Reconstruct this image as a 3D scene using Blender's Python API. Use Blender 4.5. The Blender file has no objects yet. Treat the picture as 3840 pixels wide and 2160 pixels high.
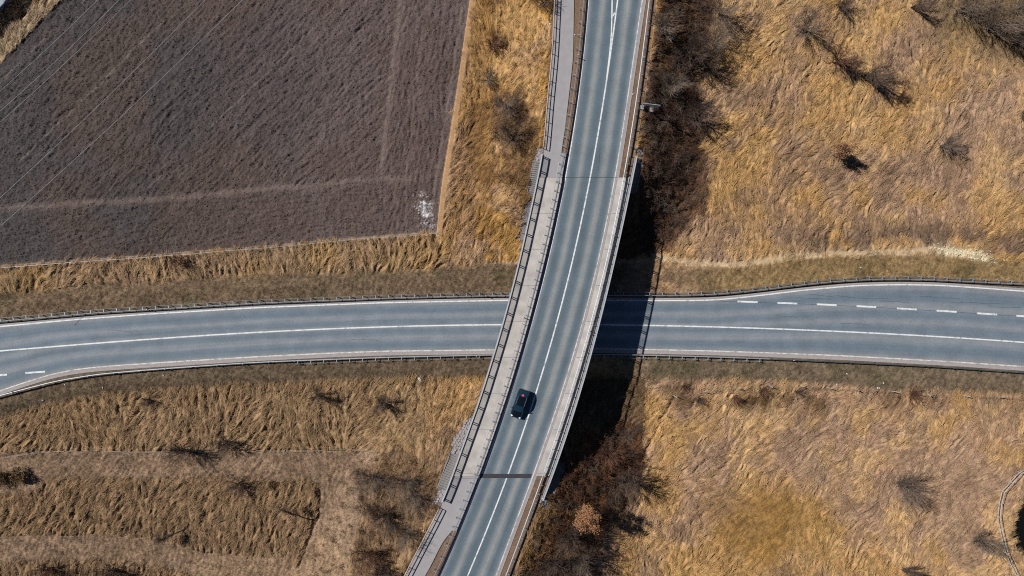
import bpy, bmesh, math, random
import numpy as np
from mathutils import Vector, Matrix
random.seed(7)
RNG = np.random.default_rng(11)
SC = bpy.context.scene
COL = SC.collection
R = math.radians
# ------------------------------------------------------------------ camera, sky, sun, exposure
H = 106.0                       # drone height above the lower road (m)
F = 2560.0                      # focal length in photo pixels (24 mm lens)
cam = bpy.data.cameras.new('drone_camera'); cam.lens = 24; cam.sensor_width = 36
cam.clip_end = 9000; cam.clip_start = 1
camo = bpy.data.objects.new('drone_camera', cam); COL.objects.link(camo)
camo.location = (0, 0, H); SC.camera = camo
SUN_EL, SHX, SHY = 42.0, 0.914, -0.407      # elevation; direction in which shadows fall
world = bpy.data.worlds.new('World'); SC.world = world; world.use_nodes = True
wn = world.node_tree
sky = wn.nodes.new('ShaderNodeTexSky'); sky.sky_type = 'NISHITA'; sky.sun_disc = False
sky.sun_elevation = R(SUN_EL); sky.sun_rotation = math.atan2(-SHX, -SHY)
sky.air_density = 0.55; sky.dust_density = 0.0; sky.ozone_density = 3.0; sky.altitude = 400
bgn = wn.nodes['Background']; bgn.inputs['Strength'].default_value = 0.05
wn.links.new(sky.outputs[0], bgn.inputs[0])
sun = bpy.data.lights.new('sun', 'SUN'); sun.energy = 5.0; sun.angle = R(0.5); sun.color = (1.0, 0.965, 0.92)
suno = bpy.data.objects.new('sun', sun); COL.objects.link(suno)
ce, se = math.cos(R(SUN_EL)), math.sin(R(SUN_EL))
suno.rotation_euler = Vector((SHX*ce, SHY*ce, -se)).to_track_quat('-Z', 'Y').to_euler()
suno.location = (-60, 30, 80)
SC.view_settings.view_transform = 'Standard'; SC.view_settings.look = 'None'
SC.view_settings.gamma = 1; SC.view_settings.use_curve_mapping = False
SC.view_settings.exposure = 0.40
SC.cycles.use_denoising = False; SC.cycles.filter_width = 1.1
G = 1.5                          # display value of a white sheet in the sun: base colour = target / G

# ------------------------------------------------------------------ helpers: colour, noise, mapping
def lin(c):
    c = c/255.0
    return c/12.92 if c <= 0.04045 else ((c+0.055)/1.055)**2.4
def C(r, g, b, k=1.0):
    return np.array([lin(r), lin(g), lin(b)])*k/G
def tup(c): return (float(c[0]), float(c[1]), float(c[2]), 1.0)

TAB = [np.random.default_rng(100+i).random((256, 256)) for i in range(24)]
def vnoise(x, y, s, seed=0):
    t = TAB[seed % 24]; x = x/s + 37.7*seed; y = y/s - 19.3*seed
    xi = np.floor(x).astype(np.int64); yi = np.floor(y).astype(np.int64)
    fx = x-xi; fy = y-yi; fx = fx*fx*(3-2*fx); fy = fy*fy*(3-2*fy)
    a = t[xi & 255, yi & 255]; b = t[(xi+1) & 255, yi & 255]
    c = t[xi & 255, (yi+1) & 255]; d = t[(xi+1) & 255, (yi+1) & 255]
    return (a*(1-fx)+b*fx)*(1-fy)+(c*(1-fx)+d*fx)*fy
def fbm(x, y, s, seed=0, n=4):
    v = 0; a = 1; t = 0
    for i in range(n):
        v = v+a*vnoise(x, y, s/2**i, seed+i*5); t += a; a *= 0.55
    return v/t
def sstep(a, b, x):
    t = np.clip((x-a)/(b-a), 0, 1); return t*t*(3-2*t)

def line(pts, sm=60, deg=None):
    """smooth line through picked points; returns f(t) with straight ends"""
    pts = sorted(pts); a = np.array([p[0] for p in pts], float); b = np.array([p[1] for p in pts], float)
    if deg:
        co = np.polyfit(a, b, deg); d = np.arange(a[0], a[-1]+1, 10.0); q = np.polyval(co, d)
    else:
        d = np.arange(a[0], a[-1]+1, 10.0); q = np.interp(d, a, b)
        n = int(3*sm/10); k = np.exp(-0.5*(np.arange(-n, n+1)*10/sm)**2); k /= k.sum()
        s0 = (q[6]-q[0])/6; s1 = (q[-1]-q[-7])/6
        pad = np.concatenate([q[0]+s0*np.arange(-n, 0), q, q[-1]+s1*np.arange(1, n+1)])
        q = np.convolve(pad, k, 'valid')
    m = min(12, len(q)-1)
    s0 = (q[m]-q[0])/(d[m]-d[0]); s1 = (q[-1]-q[-1-m])/(d[-1]-d[-1-m])
    def f(t):
        t = np.asarray(t, float)
        r = np.interp(t, d, q)
        return np.where(t < d[0], q[0]+(t-d[0])*s0, np.where(t > d[-1], q[-1]+(t-d[-1])*s1, r))
    return f
def vu(pts): return [(v, u) for u, v in pts]

def zdeck(y): return 6.6-0.043*np.asarray(y)
def P(u, v, z=0.0):
    k = (H-z)/F
    return np.array([(u-1920)*k, -(v-1080)*k, z])
def PD(u, v, off=0.0):
    """photo position on the upper road surface (plus off metres)"""
    z = 6.6
    for _ in range(4):
        y = -(v-1080)*(H-z)/F; z = float(zdeck(y))+off
    return P(u, v, z)

# ------------------------------------------------------------------ traced lines (photo pixels)
U_railW = line(vu([(2079,0),(2076,56),(2071,179),(2062,280),(2052,373),(2041,520),(2035,575),(2009.5,704),(1983,823),(1957,942.5),(1920,1091),
    (1877,1248),(1828,1408),(1798.6,1501),(1743,1653.5),(1702,1769),(1661,1877),(1643,1915),(1601,1993),(1571,2052),(1515,2160)]), 45)
U_guardW = line(vu([(2185,0),(2178,149),(2164,257),(2149,354),(2134,453.6),(2114,588.5),(2099,652),(2080,749),(2058,857),(2032,950),(1976,1192),
    (1942,1304),(1907,1438),(1866,1564.5),(1843,1620),(1813.5,1709),(1776,1799),(1724,1929),(1679,2041),(1631,2160)]), deg=4)
U_lineL = line(vu([(2206,0),(2194,149),(2177,309),(2160,440),(2143.6,540),(2123,644),(2106,726),(2084,849),(2056,980),(2028,1080),(1996,1203),
    (1961,1333.5),(1920,1456.5),(1865.7,1620),(1832,1713),(1791,1821),(1743,1933),(1679,2086),(1652,2160)]), deg=4)
U_ctr = line(vu([(2316,0),(2304,93),(2287,216),(2270,328),(2237,540),(2214.5,663),(2194,763.6),(2166,898),(2143.6,972),(2121,1080),
    (2089.6,1203),(2050.5,1352),(2009,1479),(1959,1620),(1920,1739),(1892,1817.5),(1836,1955.5),(1754,2160)]), deg=4)
U_ctr2 = line(vu([(2296,-20),(2295.7,0),(2293,130),(2283,231),(2274,300)]), 20)
U_lineR = line(vu([(2406,0),(2391.5,130),(2371,261),(2352,373),(2328,540),(2311,633),(2293,734),(2267,864),(2237,987),(2214.5,1080),
    (2181,1229),(2143.6,1367),(2099,1508.6),(2058,1620),(2020.6,1713),(1983,1817.5),(1953.5,1903),(1920,1996),(1862,2160)]), deg=4)
U_guardE = line(vu([(2434,0),(2419,100),(2408,201),(2393,298),(2382,399),(2365,484.5),(2354,562),(2345,626),(2330,715),(2313,782),(2300,849),
    (2285,914.6),(2265,1017),(2248,1080),(2229,1147),(2196,1281),(2162,1378),(2136,1479),(2091.5,1613),(2080,1644),(2047,1743),(2024,1810),
    (2000,1886.5),(1961,1985),(1937,2049),(1893,2160)]), deg=4)
U_edgeE = line(vu([(2384,585),(2367,678),(2347,782),(2322.5,887),(2296,987),(2276,1080),(2244,1203),(2218,1318.5),(2188,1415),(2162,1508.6),
    (2129,1620),(2088,1713),(2061.6,1788),(2035.5,1877)]), deg=3)
U_pathR = line(vu([(2153,-60),(2153,0),(2149,224),(2136,335),(2123,447),(2110,540)]), 30)
U_pathRS = line(vu([(1700,1985),(1664,2026),(1642,2067),(1622,2110),(1593.6,2160)]), 15)
U_corrE = lambda v: U_guardE(v)+26
U_corrW = lambda v: U_railW(v)-7

V_top = line([(0,1224.6),(261,1200),(559,1177.6),(960,1153.8),(1440,1135),(1903,1126),(2274,1125.5),(2416,1127),(2628,1127),(2700,1124),(2760,1118),(2880,1104.5),
    (2992,1090),(3111,1079.5),(3197,1071),(3360,1067),(3514,1069),(3681,1080),(3840,1092)], 45)
V_ctr = line([(0,1315.6),(239,1297.7),(480,1278),(708,1261.5),(960,1247),(1221,1232.8),(1440,1225),(1668,1221),(1877,1218.7),(2244,1218),
    (2442,1220),(2665,1225),(2880,1232),(3215,1246),(3514,1263),(3840,1283.5)], deg=5)
V_bot = line([(0,1465.8),(75,1440),(186,1405),(280,1385.6),(373,1375.6),(596,1360),(960,1338),(1221,1325),(1440,1317),(1851,1312),(2222,1307.5),
    (2404.6,1310),(2665,1316),(2880,1323),(3178,1335),(3360,1345),(3588,1357.7),(3840,1375)], 35)
V_gN = line([(0,1204.9),(382,1171),(960,1136.6),(1440,1118),(1668,1111.7),(1903,1108),(2287,1106.8),(2516,1107.6),(2600,1106.5),(2703,1101.6),(2880,1083),
    (2902,1080),(3029,1063.7),(3156,1052.5),(3305,1046),(3458,1047.6),(3607,1055),(3840,1066)], 45)
V_gS = line([(0,1484.4),(112,1454.6),(224,1426),(373,1402),(559,1385.6),(745,1372),(960,1357.7),(1120,1351),(1440,1339),(1836,1329.7),(2218,1328.5),
    (2378.5,1329.7),(2665,1337),(2880,1344.6),(3178,1357.7),(3476,1371.8),(3840,1396.8)], 35)
V_field = line([(0,998),(298,975),(559,958),(820,936),(960,928),(1184,906),(1407,888),(1650,870)], 40)
U_fieldR = line([(0,1765),(101,1750),(209,1735),(317,1720),(410,1705),(522,1688),(637,1668),(696,1659),(801,1648),(880,1640)], 40)
V_verN = line([(0,1106),(168,1087),(335,1080),(522,1062),(745,1043),(960,1036),(1295,1024.5),(1631,1010),(1920,990),(2200,985),(2505,978),
    (2777,1003),(2992,972),(3364,955),(3681,972),(3840,985)], 30)
V_verS = line([(0,1564.5),(186,1512),(373,1482.5),(596,1460),(960,1441.5),(1184,1426.6),(1813.5,1417),(2375,1417),(2880,1428.5),(3360,1460),(3840,1484)], 30)
V_path = line([(2400,955),(2505,968),(2628,990),(2777,993),(2880,980),(2992,961),(3141,950),(3364,946),(3532,935),(3625,950),(3681,966),(3760,975)], 25)

# ------------------------------------------------------------------ terrain (one height field)
ST = 0.15
gx = np.arange(-90, 90.001, ST); gy = np.arange(-53, 53.001, ST)
NX, NY = len(gx), len(gy)
X, Y = np.meshgrid(gx, gy)                  # [iy, ix]
def corridor(v0, v1):
    vs = np.arange(v0, v1+1, 20.0)
    w = [PD(float(U_corrW(v)), v)[:2] for v in vs]; e = [PD(float(U_corrE(v)), v)[:2] for v in vs]
    return np.array(w+e[::-1])
def poly_dist(poly, step=3):
    """distance to polygon (0 inside), evaluated on a coarse grid then enlarged"""
    xs, ys = gx[::step], gy[::step]
    XX, YY = np.meshgrid(xs, ys); d = np.full(XX.shape, 1e9); ins = np.zeros(XX.shape, bool)
    n = len(poly)
    for i in range(n):
        ax, ay = poly[i]; bx, by = poly[(i+1) % n]
        dx, dy = bx-ax, by-ay; L = dx*dx+dy*dy+1e-12
        t = np.clip(((XX-ax)*dx+(YY-ay)*dy)/L, 0, 1)
        d = np.minimum(d, np.hypot(XX-ax-t*dx, YY-ay-t*dy))
        c = (ay > YY) != (by > YY)
        ins ^= c & (XX < (bx-ax)*(YY-ay)/(by-ay+1e-12)+ax)
    d = np.where(ins, -d, d)
    ix = np.clip((X-xs[0])/(ST*step), 0, len(xs)-1.001); iy = np.clip((Y-ys[0])/(ST*step), 0, len(ys)-1.001)
    i0 = ix.astype(int); j0 = iy.astype(int); fx = ix-i0; fy = iy-j0
    return (d[j0, i0]*(1-fx)+d[j0, i0+1]*fx)*(1-fy)+(d[j0+1, i0]*(1-fx)+d[j0+1, i0+1]*fx)*fy
dN = poly_dist(corridor(-320, 600)); dS = poly_dist(corridor(1862, 2500))
dC = np.minimum(dN, dS); dCp = np.maximum(dC, 0)
ZD = zdeck(Y)
zN = zdeck(np.maximum(Y, float(P(0, 600, 6)[1]))); zS = zdeck(np.minimum(Y, float(P(0, 1862, 7.5)[1])))
slopeN = zN-0.10-np.maximum(dN-0.25, 0)/1.75; slopeS = zS-0.10-np.maximum(dS-0.25, 0)/1.75
bank = np.maximum(slopeN, slopeS)
base0 = 0.25*(fbm(X, Y, 14, 3, 3)-0.5)
# softened toe of the bank
T0 = np.where(bank > 0.6, bank, np.where(bank > -0.9, (bank+0.9)**2/6*1.6, 0))
onbank = sstep(0.1, 0.8, T0)
U = 1920+F*X/(H-T0); V = 1080-F*Y/(H-T0)     # photo position of every ground point
vt, vb = V_top(U), V_bot(U)
in_road = sstep(-34, -24, V-vt)*sstep(-34, -24, vb-V)          # lower road with its margins
near_road = np.maximum(0, np.maximum(vt-V, V-vb))
jit = (fbm(X, Y, 2.2, 1, 3)-0.5)*16
Vj, Uj = V+jit, U+(fbm(X, Y, 2.0, 8, 3)-0.5)*12
# masks
field = ((V < V_field(U)-3) & (U < U_fieldR(V)-3) & (U+0.94*V > 228+jit*0.3)).astype(float)
fieldsoft = sstep(3, 14, V_field(U)-V)*sstep(3, 14, U_fieldR(V)-U)*sstep(0, 10, U+0.94*V-228)
sideR = sstep(0, 3, U-U_fieldR(V)+5)*sstep(0, 3, U_fieldR(V)+21-U)*(V < 880)
sideB = sstep(0, 3, V-V_field(U)+4)*sstep(0, 3, V_field(U)+7-V)*(U < 1655)
west = (U < 2200)
vergeN = sstep(-16, 14, Vj-V_verN(U))*(V < vt+30)*(1-onbank*0.6)
vergeS = sstep(-16, 14, V_verS(U)-Vj)*(V > vb-30)*(1-onbank*0.6)
verge = np.clip(vergeN+vergeS, 0, 1)
corr = (dC < 0).astype(float)
def inpoly(poly, u=None, v=None):
    u = Uj if u is None else u; v = Vj if v is None else v
    ins = np.zeros(u.shape, bool); n = len(poly)
    for i in range(n):
        ax, ay = poly[i]; bx, by = poly[(i+1) % n]
        ins ^= ((ay > v) != (by > v)) & (u < (bx-ax)*(v-ay)/(by-ay+1e-12)+ax)
    return ins
swline = np.interp(V, [1690, 1840, 1990, 2160, 2300], [1425, 1385, 1345, 1300, 1270])
sw_area = (V > 1697) & (U < swline) & (V < 2400)
sw_tall = inpoly([(-200,1870),(100,1862),(190,1798),(600,1798),(960,1798),(1150,1806),(1196,1825),(1190,1940),(1168,1990),(1120,2125),(1080,2085),(900,2085),(740,2065),(640,2030),(420,2000),(200,2004),(-200,2010)])
Uj0, Vj0 = U+(fbm(X, Y, 5, 8, 3)-0.5)*40, V+(fbm(X, Y, 3, 11, 3)-0.5)*22
sw_tall = inpoly([(-200,1870),(100,1862),(190,1798),(600,1798),(960,1798),(1150,1806),(1196,1825),(1190,1940),(1168,1990),(1120,2125),(1080,2085),(900,2085),(740,2065),(640,2030),(420,2000),(200,2004),(-200,2010)], Uj0, Vj0)
sw_tall2 = inpoly([(-200,2120),(120,2110),(350,2105),(520,2118),(700,2150),(780,2400),(-200,2400)])
mownSW = (sw_area & ~sw_tall & ~sw_tall2).astype(float)
olive = sstep(0, 1, 1.35-np.hypot((U-2860)/250, (V-1960)/190)+(fbm(X, Y, 5, 2)-0.5)*0.8)   # short brown patch
olive *= (U > 2300)
NEscrub = sstep(-15, 15, 2635+(fbm(X, Y, 7, 4)-0.5)*130+np.clip((300-V)*0.08, -50, 60)-U)*(U > 2400)*(V < 960)*sstep(0, 26, U-U_corrE(np.minimum(V, 700)))
NEscrub *= sstep(0, 45, np.interp(V, [0, 600, 700, 800, 860, 900, 960], [2710, 2665, 2650, 2610, 2560, 2500, 2400])+(fbm(X, Y, 3, 16, 3)-0.5)*110+30-U)
SEpoly = [(2020,1900),(2090,1740),(2200,1640),(2300,1570),(2390,1590),(2400,1680),(2420,1760),(2400,1850),(2330,1880),(2280,1960),(2250,2050),(2230,2180),(2180,2400),(1840,2400),(1930,2200)]
SEscrub = inpoly(SEpoly, Uj+(fbm(X, Y, 3, 4, 3)-0.5)*90, Vj+(fbm(X, Y, 3, 6, 3)-0.5)*60).astype(float)*sstep(4, 26, dCp*25)
SEgold = ((U > 1950) & (U < 2100) & (V > 1870) & (dC < 2.4) & (dC > 0)).astype(float)
SWpoly = [(1340,1740),(1440,1690),(1540,1715),(1600,1760),(1650,1830),(1660,1900),(1600,1980),(1560,2010),(1500,2080),(1450,2180),(1400,2400),(1270,2400),(1310,2160),(1360,1980)]
SWscrub = inpoly(SWpoly, Uj+(fbm(X, Y, 4, 4, 3)-0.5)*90, Vj+(fbm(X, Y, 4, 6, 3)-0.5)*90).astype(float)
NWscrub = inpoly([(1850,370),(1960,330),(2000,480),(1980,560),(1900,610),(1850,520)]).astype(float)*0.6
TLdark = ((U+0.94*V < 150+jit) & (U+0.94*V > 30)).astype(float)
TLroad = (U+0.94*V < 30).astype(float)
pathm = np.clip(1.5*np.exp(-((V+(fbm(X, Y, 3, 12, 3)-0.5)*14-V_path(U))/(8.5+5*sstep(3300, 3550, U)))**2), 0, 1)*((U > 2440) & (U < 3740))*sstep(0.2, 0.45, fbm(X, Y, 3, 6)+0.15-0.35*sstep(3560, 3740, U))
pond = sstep(0.0, 0.55, 1.15-np.hypot((U-3905)/110, (V-1990)/128)+(fbm(X, Y, 2, 9)-0.5)*0.15)
tall = np.clip(1-np.maximum.reduce([field, sideR, sideB, verge, in_road, (dC < 0.1).astype(float), mownSW, pathm, TLroad, pond]), 0, 1)
tall *= sstep(8, 30, near_road)
PAVE = {'nw_top': [(2009,554),(2038,554),(2032,582),(2021,601),(1999,601)], 'nw': [(1984,738),(1999,736),(1994,770),(1962,905),(1938,905),(1950,830),(1966,775)],
    'sw': [(1760,1560),(1784,1560),(1724,1697),(1688,1700),(1703,1640),(1736,1600)], 'sw_foot': [(1634,1842),(1670,1842),(1658,1880),(1652,1902),(1618,1887)],
    'ne': [(2386,556),(2412,556),(2408,600),(2388,600)], 'se': [(2030,1860),(2060,1865),(2056,1910),(2017,1900)]}
STAIRP = [[(1998,598),(2036,598),(2010,738),(1972,738)], [(1634,1842),(1684,1842),(1736,1698),(1684,1698)], [(2384,600),(2412,600),(2388,728),(2358,728)], [(2050,1852),(2082,1852),(2124,1734),(2092,1734)]]
clear = np.zeros(X.shape)
for pl in list(PAVE.values())+STAIRP: clear = np.maximum(clear, inpoly(pl, U, V))
tall *= 1-clear
TLstrip = ((U+0.94*V <= 228) & (U+0.94*V >= 150)).astype(float)
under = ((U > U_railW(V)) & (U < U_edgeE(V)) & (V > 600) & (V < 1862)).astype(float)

# flow direction of the lying grass
th = R(66)+(fbm(X, Y, 13, 12, 2)-0.5)*1.9+(fbm(X, Y, 2.4, 13, 2)-0.5)*1.7
leftband = (U < 1700)*(V > 880)*(V < 1110)
th = np.where(leftband, R(92)+(fbm(X, Y, 4, 14, 2)-0.5)*2.6, th)
th = np.where((U < 1700) & (V > 1400), R(78)+(fbm(X, Y, 9, 12, 2)-0.5)*2.0+(fbm(X, Y, 3, 13, 2)-0.5)*1.2, th)
gyy, gxx = np.gradient(T0, ST)
th = np.where((onbank > 0.3) & (U > 2200), np.arctan2(-gyy, -gxx)+(fbm(X, Y, 2.5, 13)-0.5)*1.2, th)
f_main = R(47)*np.ones_like(X)
a_right = math.atan2(522, 77); a_bot = math.atan2(70, 820)
bandR = np.interp(V, [0, 660], [1500, 1425]); bandB = np.interp(U, [0, 700, 1430], [780, 735, 668])
head = (U > bandR) | (V > bandB)
f_main = np.where(U > bandR, a_right, np.where(V > bandB, a_bot, f_main))+(fbm(X, Y, 6, 15, 2)-0.5)*0.7
fth = np.where(field > 0, f_main, th)
ct, st = np.cos(fth), np.sin(fth)
def sample(A, x, y):
    ix = np.clip(((x-gx[0])/ST), 0, NX-1.01); iy = np.clip(((y-gy[0])/ST), 0, NY-1.01)
    i0 = ix.astype(np.int32); j0 = iy.astype(np.int32)
    return A[j0, i0]
def lic(scale, steps, seed):
    acc = vnoise(X, Y, scale, seed)
    for s in (1, -1):
        x, y = X.copy(), Y.copy()
        for i in range(steps):
            x += s*0.2*sample(ct, x, y); y += s*0.2*sample(st, x, y)
            acc = acc+vnoise(x, y, scale, seed)*(1-0.6*i/steps)
    return (acc-acc.mean())/acc.std()
L1 = lic(0.30, 5, 16)
L2 = lic(0.24, 3, 17)
L3 = lic(0.62, 8, 15); L4 = lic(0.42, 6, 12)
crack = np.clip(np.exp(-(L3/0.20)**2)*(0.35+0.65*sstep(0.35, 0.6, fbm(X, Y, 2.5, 19, 2)))+0.6*np.exp(-(L4/0.16)**2), 0, 1)
def track(pts, w):
    d = np.full(X.shape, 1e9)
    for (ax, ay), (bx, by) in zip(pts[:-1], pts[1:]):
        dx, dy = bx-ax, by-ay; t = np.clip(((U-ax)*dx+(V-ay)*dy)/(dx*dx+dy*dy), 0, 1); d = np.minimum(d, np.hypot(U-ax-t*dx, V-ay-t*dy))
    return np.exp(-((d+(fbm(X, Y, 1.5, 3, 2)-0.5)*6)/w)**2)
ditch = track([(2530,1490),(2486,1557),(2430,1680),(2385,1760),(2350,1870),(2290,1960),(2230,2080),(2170,2180)], 8)
ditch = np.maximum(ditch, 0.8*track([(1197,1828),(1192,1940),(1168,1995),(1120,2125)], 5))
ditch = np.maximum(ditch, 0.35*track([(1255,2000),(1240,2080),(1220,2140)], 3))
ditch = np.maximum(ditch, 0.5*track([(1385,1845),(1345,1990),(1325,2160)], 4))
ditch = np.maximum(ditch, 0.5*track([(0,1716),(142,1690),(560,1692),(960,1690),(1258,1687),(1415,1699)], 4))
white = RNG.normal(size=X.shape)
clod = (vnoise(X, Y, 0.55, 18)-0.5)+0.7*(vnoise(X, Y, 0.27, 19)-0.5)
rel = np.zeros_like(X)
short = sstep(0.3, 0.8, olive)
amp = tall*(0.072+0.16*np.clip(fbm(X, Y, 7, 20)-0.42, 0, 1)+0.03*(U < 1700))*(1-0.75*short)*(1-0.4*TLstrip)
rel += amp*np.clip(L1, -1.8, 1.8)+amp*0.45*np.clip(L2, -2, 2)+tall*0.18*(fbm(X, Y, 3.2, 21, 3)-0.5)+tall*0.15
rel -= tall*(1-0.8*short)*crack*(0.20+0.06*(U < 1700)); rel -= 0.45*ditch
rel += (mownSW+verge*0.8)*(0.05*np.clip(L2, -2, 2)*0.6+0.05*clod)*(1-in_road)
rel += fieldsoft*(0.024*np.clip(L1, -2, 2)+0.028*np.clip(L2, -2, 2)+0.15*clod+0.03*white-0.05)
rel += (NEscrub+SEscrub+SWscrub+NWscrub+TLdark)*0.5*(fbm(X, Y, 1.5, 22, 3)-0.45)
rel += sideR*0.16+sideB*0.08
for bu, bv, br in ((1480, 660, 6),):
    pass
ruts = np.exp(-((U-bandR)/11)**2)*(V < bandB)*(U > 1300)+np.exp(-((V-bandB+(n_b := (fbm(X, Y, 7, 2, 2)-0.5)*14))/12)**2)*(U < 1560)*0.8
ruts += np.exp(-((U-bandR-95)/4)**2)*0.6+np.exp(-((U_fieldR(V)-30-U)/6)**2)
rel -= 0.15*ruts*fieldsoft
rel *= 1-0.5*np.clip(ruts, 0, 1)*fieldsoft
rel += 0.03*fieldsoft*(~head)*np.sin((X*math.sin(R(47))-Y*math.cos(R(47)))*2*math.pi/3.1+(n_w := (fbm(X, Y, 9, 2, 2)-0.5)*4))*sstep(0.40, 0.6, fbm(X, Y, 12, 14, 2))
rel *= (1-in_road)*sstep(-1.2, 0.5, dC+0.0*X+0.3)*1.0+0
rel *= 1-clear
T = T0-0.12*clear+base0*(1-in_road)*(1-onbank)*sstep(20, 120, near_road)+rel
T += -0.35*np.exp(-((V-V_verN(U))/26)**2)*(1-onbank)*(U < 1900)-0.3*np.exp(-((V-V_verS(U)-6)/26)**2)*(1-onbank)
T += TLdark*(-0.9)+TLroad*0.1-pond*2.3
T = np.where(in_road > 0.5, np.minimum(T, -0.02), T)
T = np.where(dC < 0.05, ZD-0.08+0.02*clod, T)
# the bare bench below the deck
T = np.where(under > 0, np.minimum(T, ZD-1.75), T)

# base colour of every ground point (some shade and lens falloff mixed in)
def mix(a, b, t): return a*(1-t[..., None])+b*t[..., None]
gold, pink, brn = C(188, 149, 98), C(174, 143, 116), C(140, 113, 88)
n1 = fbm(X, Y, 16, 0, 4); n2 = fbm(X, Y, 4, 5, 4); n3 = fbm(X, Y, 1.2, 7, 3)
col = mix(np.broadcast_to(gold, X.shape+(3,)), pink, sstep(0.38, 0.62, n1*0.55+n2*0.45))
col = mix(col, brn, sstep(0.52, 0.72, n2)*0.6)
col = mix(col, C(208, 170, 118), sstep(0.55, 0.68, fbm(X, Y, 5, 23, 3))*0.5*(U > 2700))
col = mix(col, C(124, 104, 76), sstep(3380, 3560, U)*sstep(260, 90, V-(U-3500)*0.25)*0.75)
wdim = sstep(2000, 1200, U)*(V > 1400)
col = mix(col, C(150, 120, 94), wdim*0.85)  # lens vignette at the left, put into the ground colour
col = mix(col, C(156, 130, 96), sstep(1750, 1500, U)*0.55)  # more of the left-side vignette in the colour
col = mix(col, C(158, 120, 64), np.clip(olive, 0, 1)*0.8)
col = mix(col, C(186, 142, 76), ((U > 1780) & (U < 2080) & (V < 980)).astype(float)*sstep(0.42, 0.55, n2)*0.8)
col = mix(col, C(112, 86, 64), sstep(0.44, 0.60, n2)*((U > 1750) & (U < 2020) & (V < 780))*0.8)
col = mix(col, C(150, 112, 66), ((U > 1690) & (U < 1850) & (V < 900))*0.5)
col = mix(col, C(104, 80, 54), sstep(0.42, 0.60, n2)*np.exp(-((V-1500-(U-2500)*0.02)/40)**2)*(U > 2480)*0.85*(1-sstep(3300, 3600, U)))
nebase = sstep(2880, 3100, U)*sstep(820, 890, V+(n1-0.5)*90)*(V < 960)
col = mix(col, C(126, 104, 86), nebase*sstep(0.36, 0.55, n2)*0.85)
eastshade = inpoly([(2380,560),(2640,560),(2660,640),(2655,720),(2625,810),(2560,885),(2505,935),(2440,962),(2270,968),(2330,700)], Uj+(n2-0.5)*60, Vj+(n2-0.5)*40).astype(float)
col = mix(col, C(106, 80, 64), eastshade*0.9)  # brown bank grass, darkened further where the bridge shadow lies
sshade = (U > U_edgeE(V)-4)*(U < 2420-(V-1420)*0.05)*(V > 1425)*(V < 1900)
col = mix(col, C(96, 78, 60), sshade*0.85)  # bridge shadow zone: ground colour itself made darker and browner
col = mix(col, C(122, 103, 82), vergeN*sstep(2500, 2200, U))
col = mix(col, C(148, 123, 86), vergeN*sstep(2400, 2800, U))
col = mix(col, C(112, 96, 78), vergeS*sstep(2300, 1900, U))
col = mix(col, C(124, 108, 88), vergeS*sstep(2200, 2500, U))
col = mix(col, C(84, 82, 56), verge*sstep(0.58, 0.72, n2)*0.4)
col = mix(col, C(146, 122, 100), mownSW*0.95)
col = mix(col, C(168, 140, 108), mownSW*sstep(0.45, 0.6, n1)*0.4)
col = mix(col, C(136, 110, 84), ((sw_tall | sw_tall2) & (U < 1300)).astype(float)*0.45)
col = mix(col, C(124, 102, 82), mownSW*sstep(0.55, 0.68, n2)*0.5)
for m, c, k in ((NEscrub, C(108, 82, 64), 0.9), (SEscrub, C(118, 84, 60), 0.9), (SWscrub, C(126, 101, 78), 0.75), (NWscrub, C(100, 78, 62), 0.9)):
    col = mix(col, c, m*k)
col = mix(col, C(70, 52, 44), NEscrub*sstep(0.5, 0.62, n2)*0.8)
col = mix(col, C(146, 116, 76), SEgold*0.8)
fc = mix(np.broadcast_to(C(82, 76, 75), X.shape+(3,)), C(103, 90, 87), sstep(500, 1500, U+(n1-0.5)*500))
fc = mix(fc, C(96, 80, 72), sstep(0.5, 0.66, n1)*0.5)
fc = mix(fc, C(126, 111, 104), np.clip(ruts, 0, 1)*0.75)
for q_ in (-1500, -1130, -560, -110, 260, 640):
    fc = mix(fc, C(124, 112, 106), np.exp(-((U*0.70+V*0.72-1300-q_*0.72)/3.2)**2)*(~head)*0.75*(fbm(X, Y, 4, 9, 2) > 0.38))
lime = sstep(0.60, 0.95, 0.42*fbm(X*0.6+Y*0.3, Y*1.4, 0.8, 10, 3)+0.30*vnoise(X, Y, 0.28, 4)+0.28*np.clip(0.5+white*0.35, 0, 1)+0.40*np.exp(-((U-1592-(V-790)*0.15)/34)**2-((V-790)/74)**2)-0.09)*(np.hypot((U-1590)/60, (V-790)/90) < 1)*1.0
fc = mix(fc, C(225, 222, 222), lime*0.9)
col = mix(col, fc, field)
col = mix(col, C(186, 148, 108), sideR*0.9)
col = mix(col, C(150, 132, 118), sideB*0.85)
col = mix(col, C(204, 178, 142), np.clip(pathm*1.3, 0, 1)*0.95)
rub = pathm*sstep(3480, 3560, U)
col = mix(col, C(222, 208, 172), rub*0.95)
col = mix(col, C(176, 152, 122), TLstrip*(1-field)); col = mix(col, C(52, 46, 38), TLdark); col = mix(col, C(165, 175, 180), TLroad)  # TLdark: dark ditch scrub, with its slope's shade in the colour
edge_s = in_road*((V > vb) | (V < vt))
col = mix(col, C(110, 98, 84), np.clip(edge_s, 0, 1))
gravel = ((dC < 0.1)).astype(float)
col = mix(col, C(122, 100, 84), gravel*0.9)
col = mix(col, C(58, 50, 34), sstep(0.1, 0.6, pond))
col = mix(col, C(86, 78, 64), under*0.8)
col = mix(col, C(146, 140, 138), clear*0.9)
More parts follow.
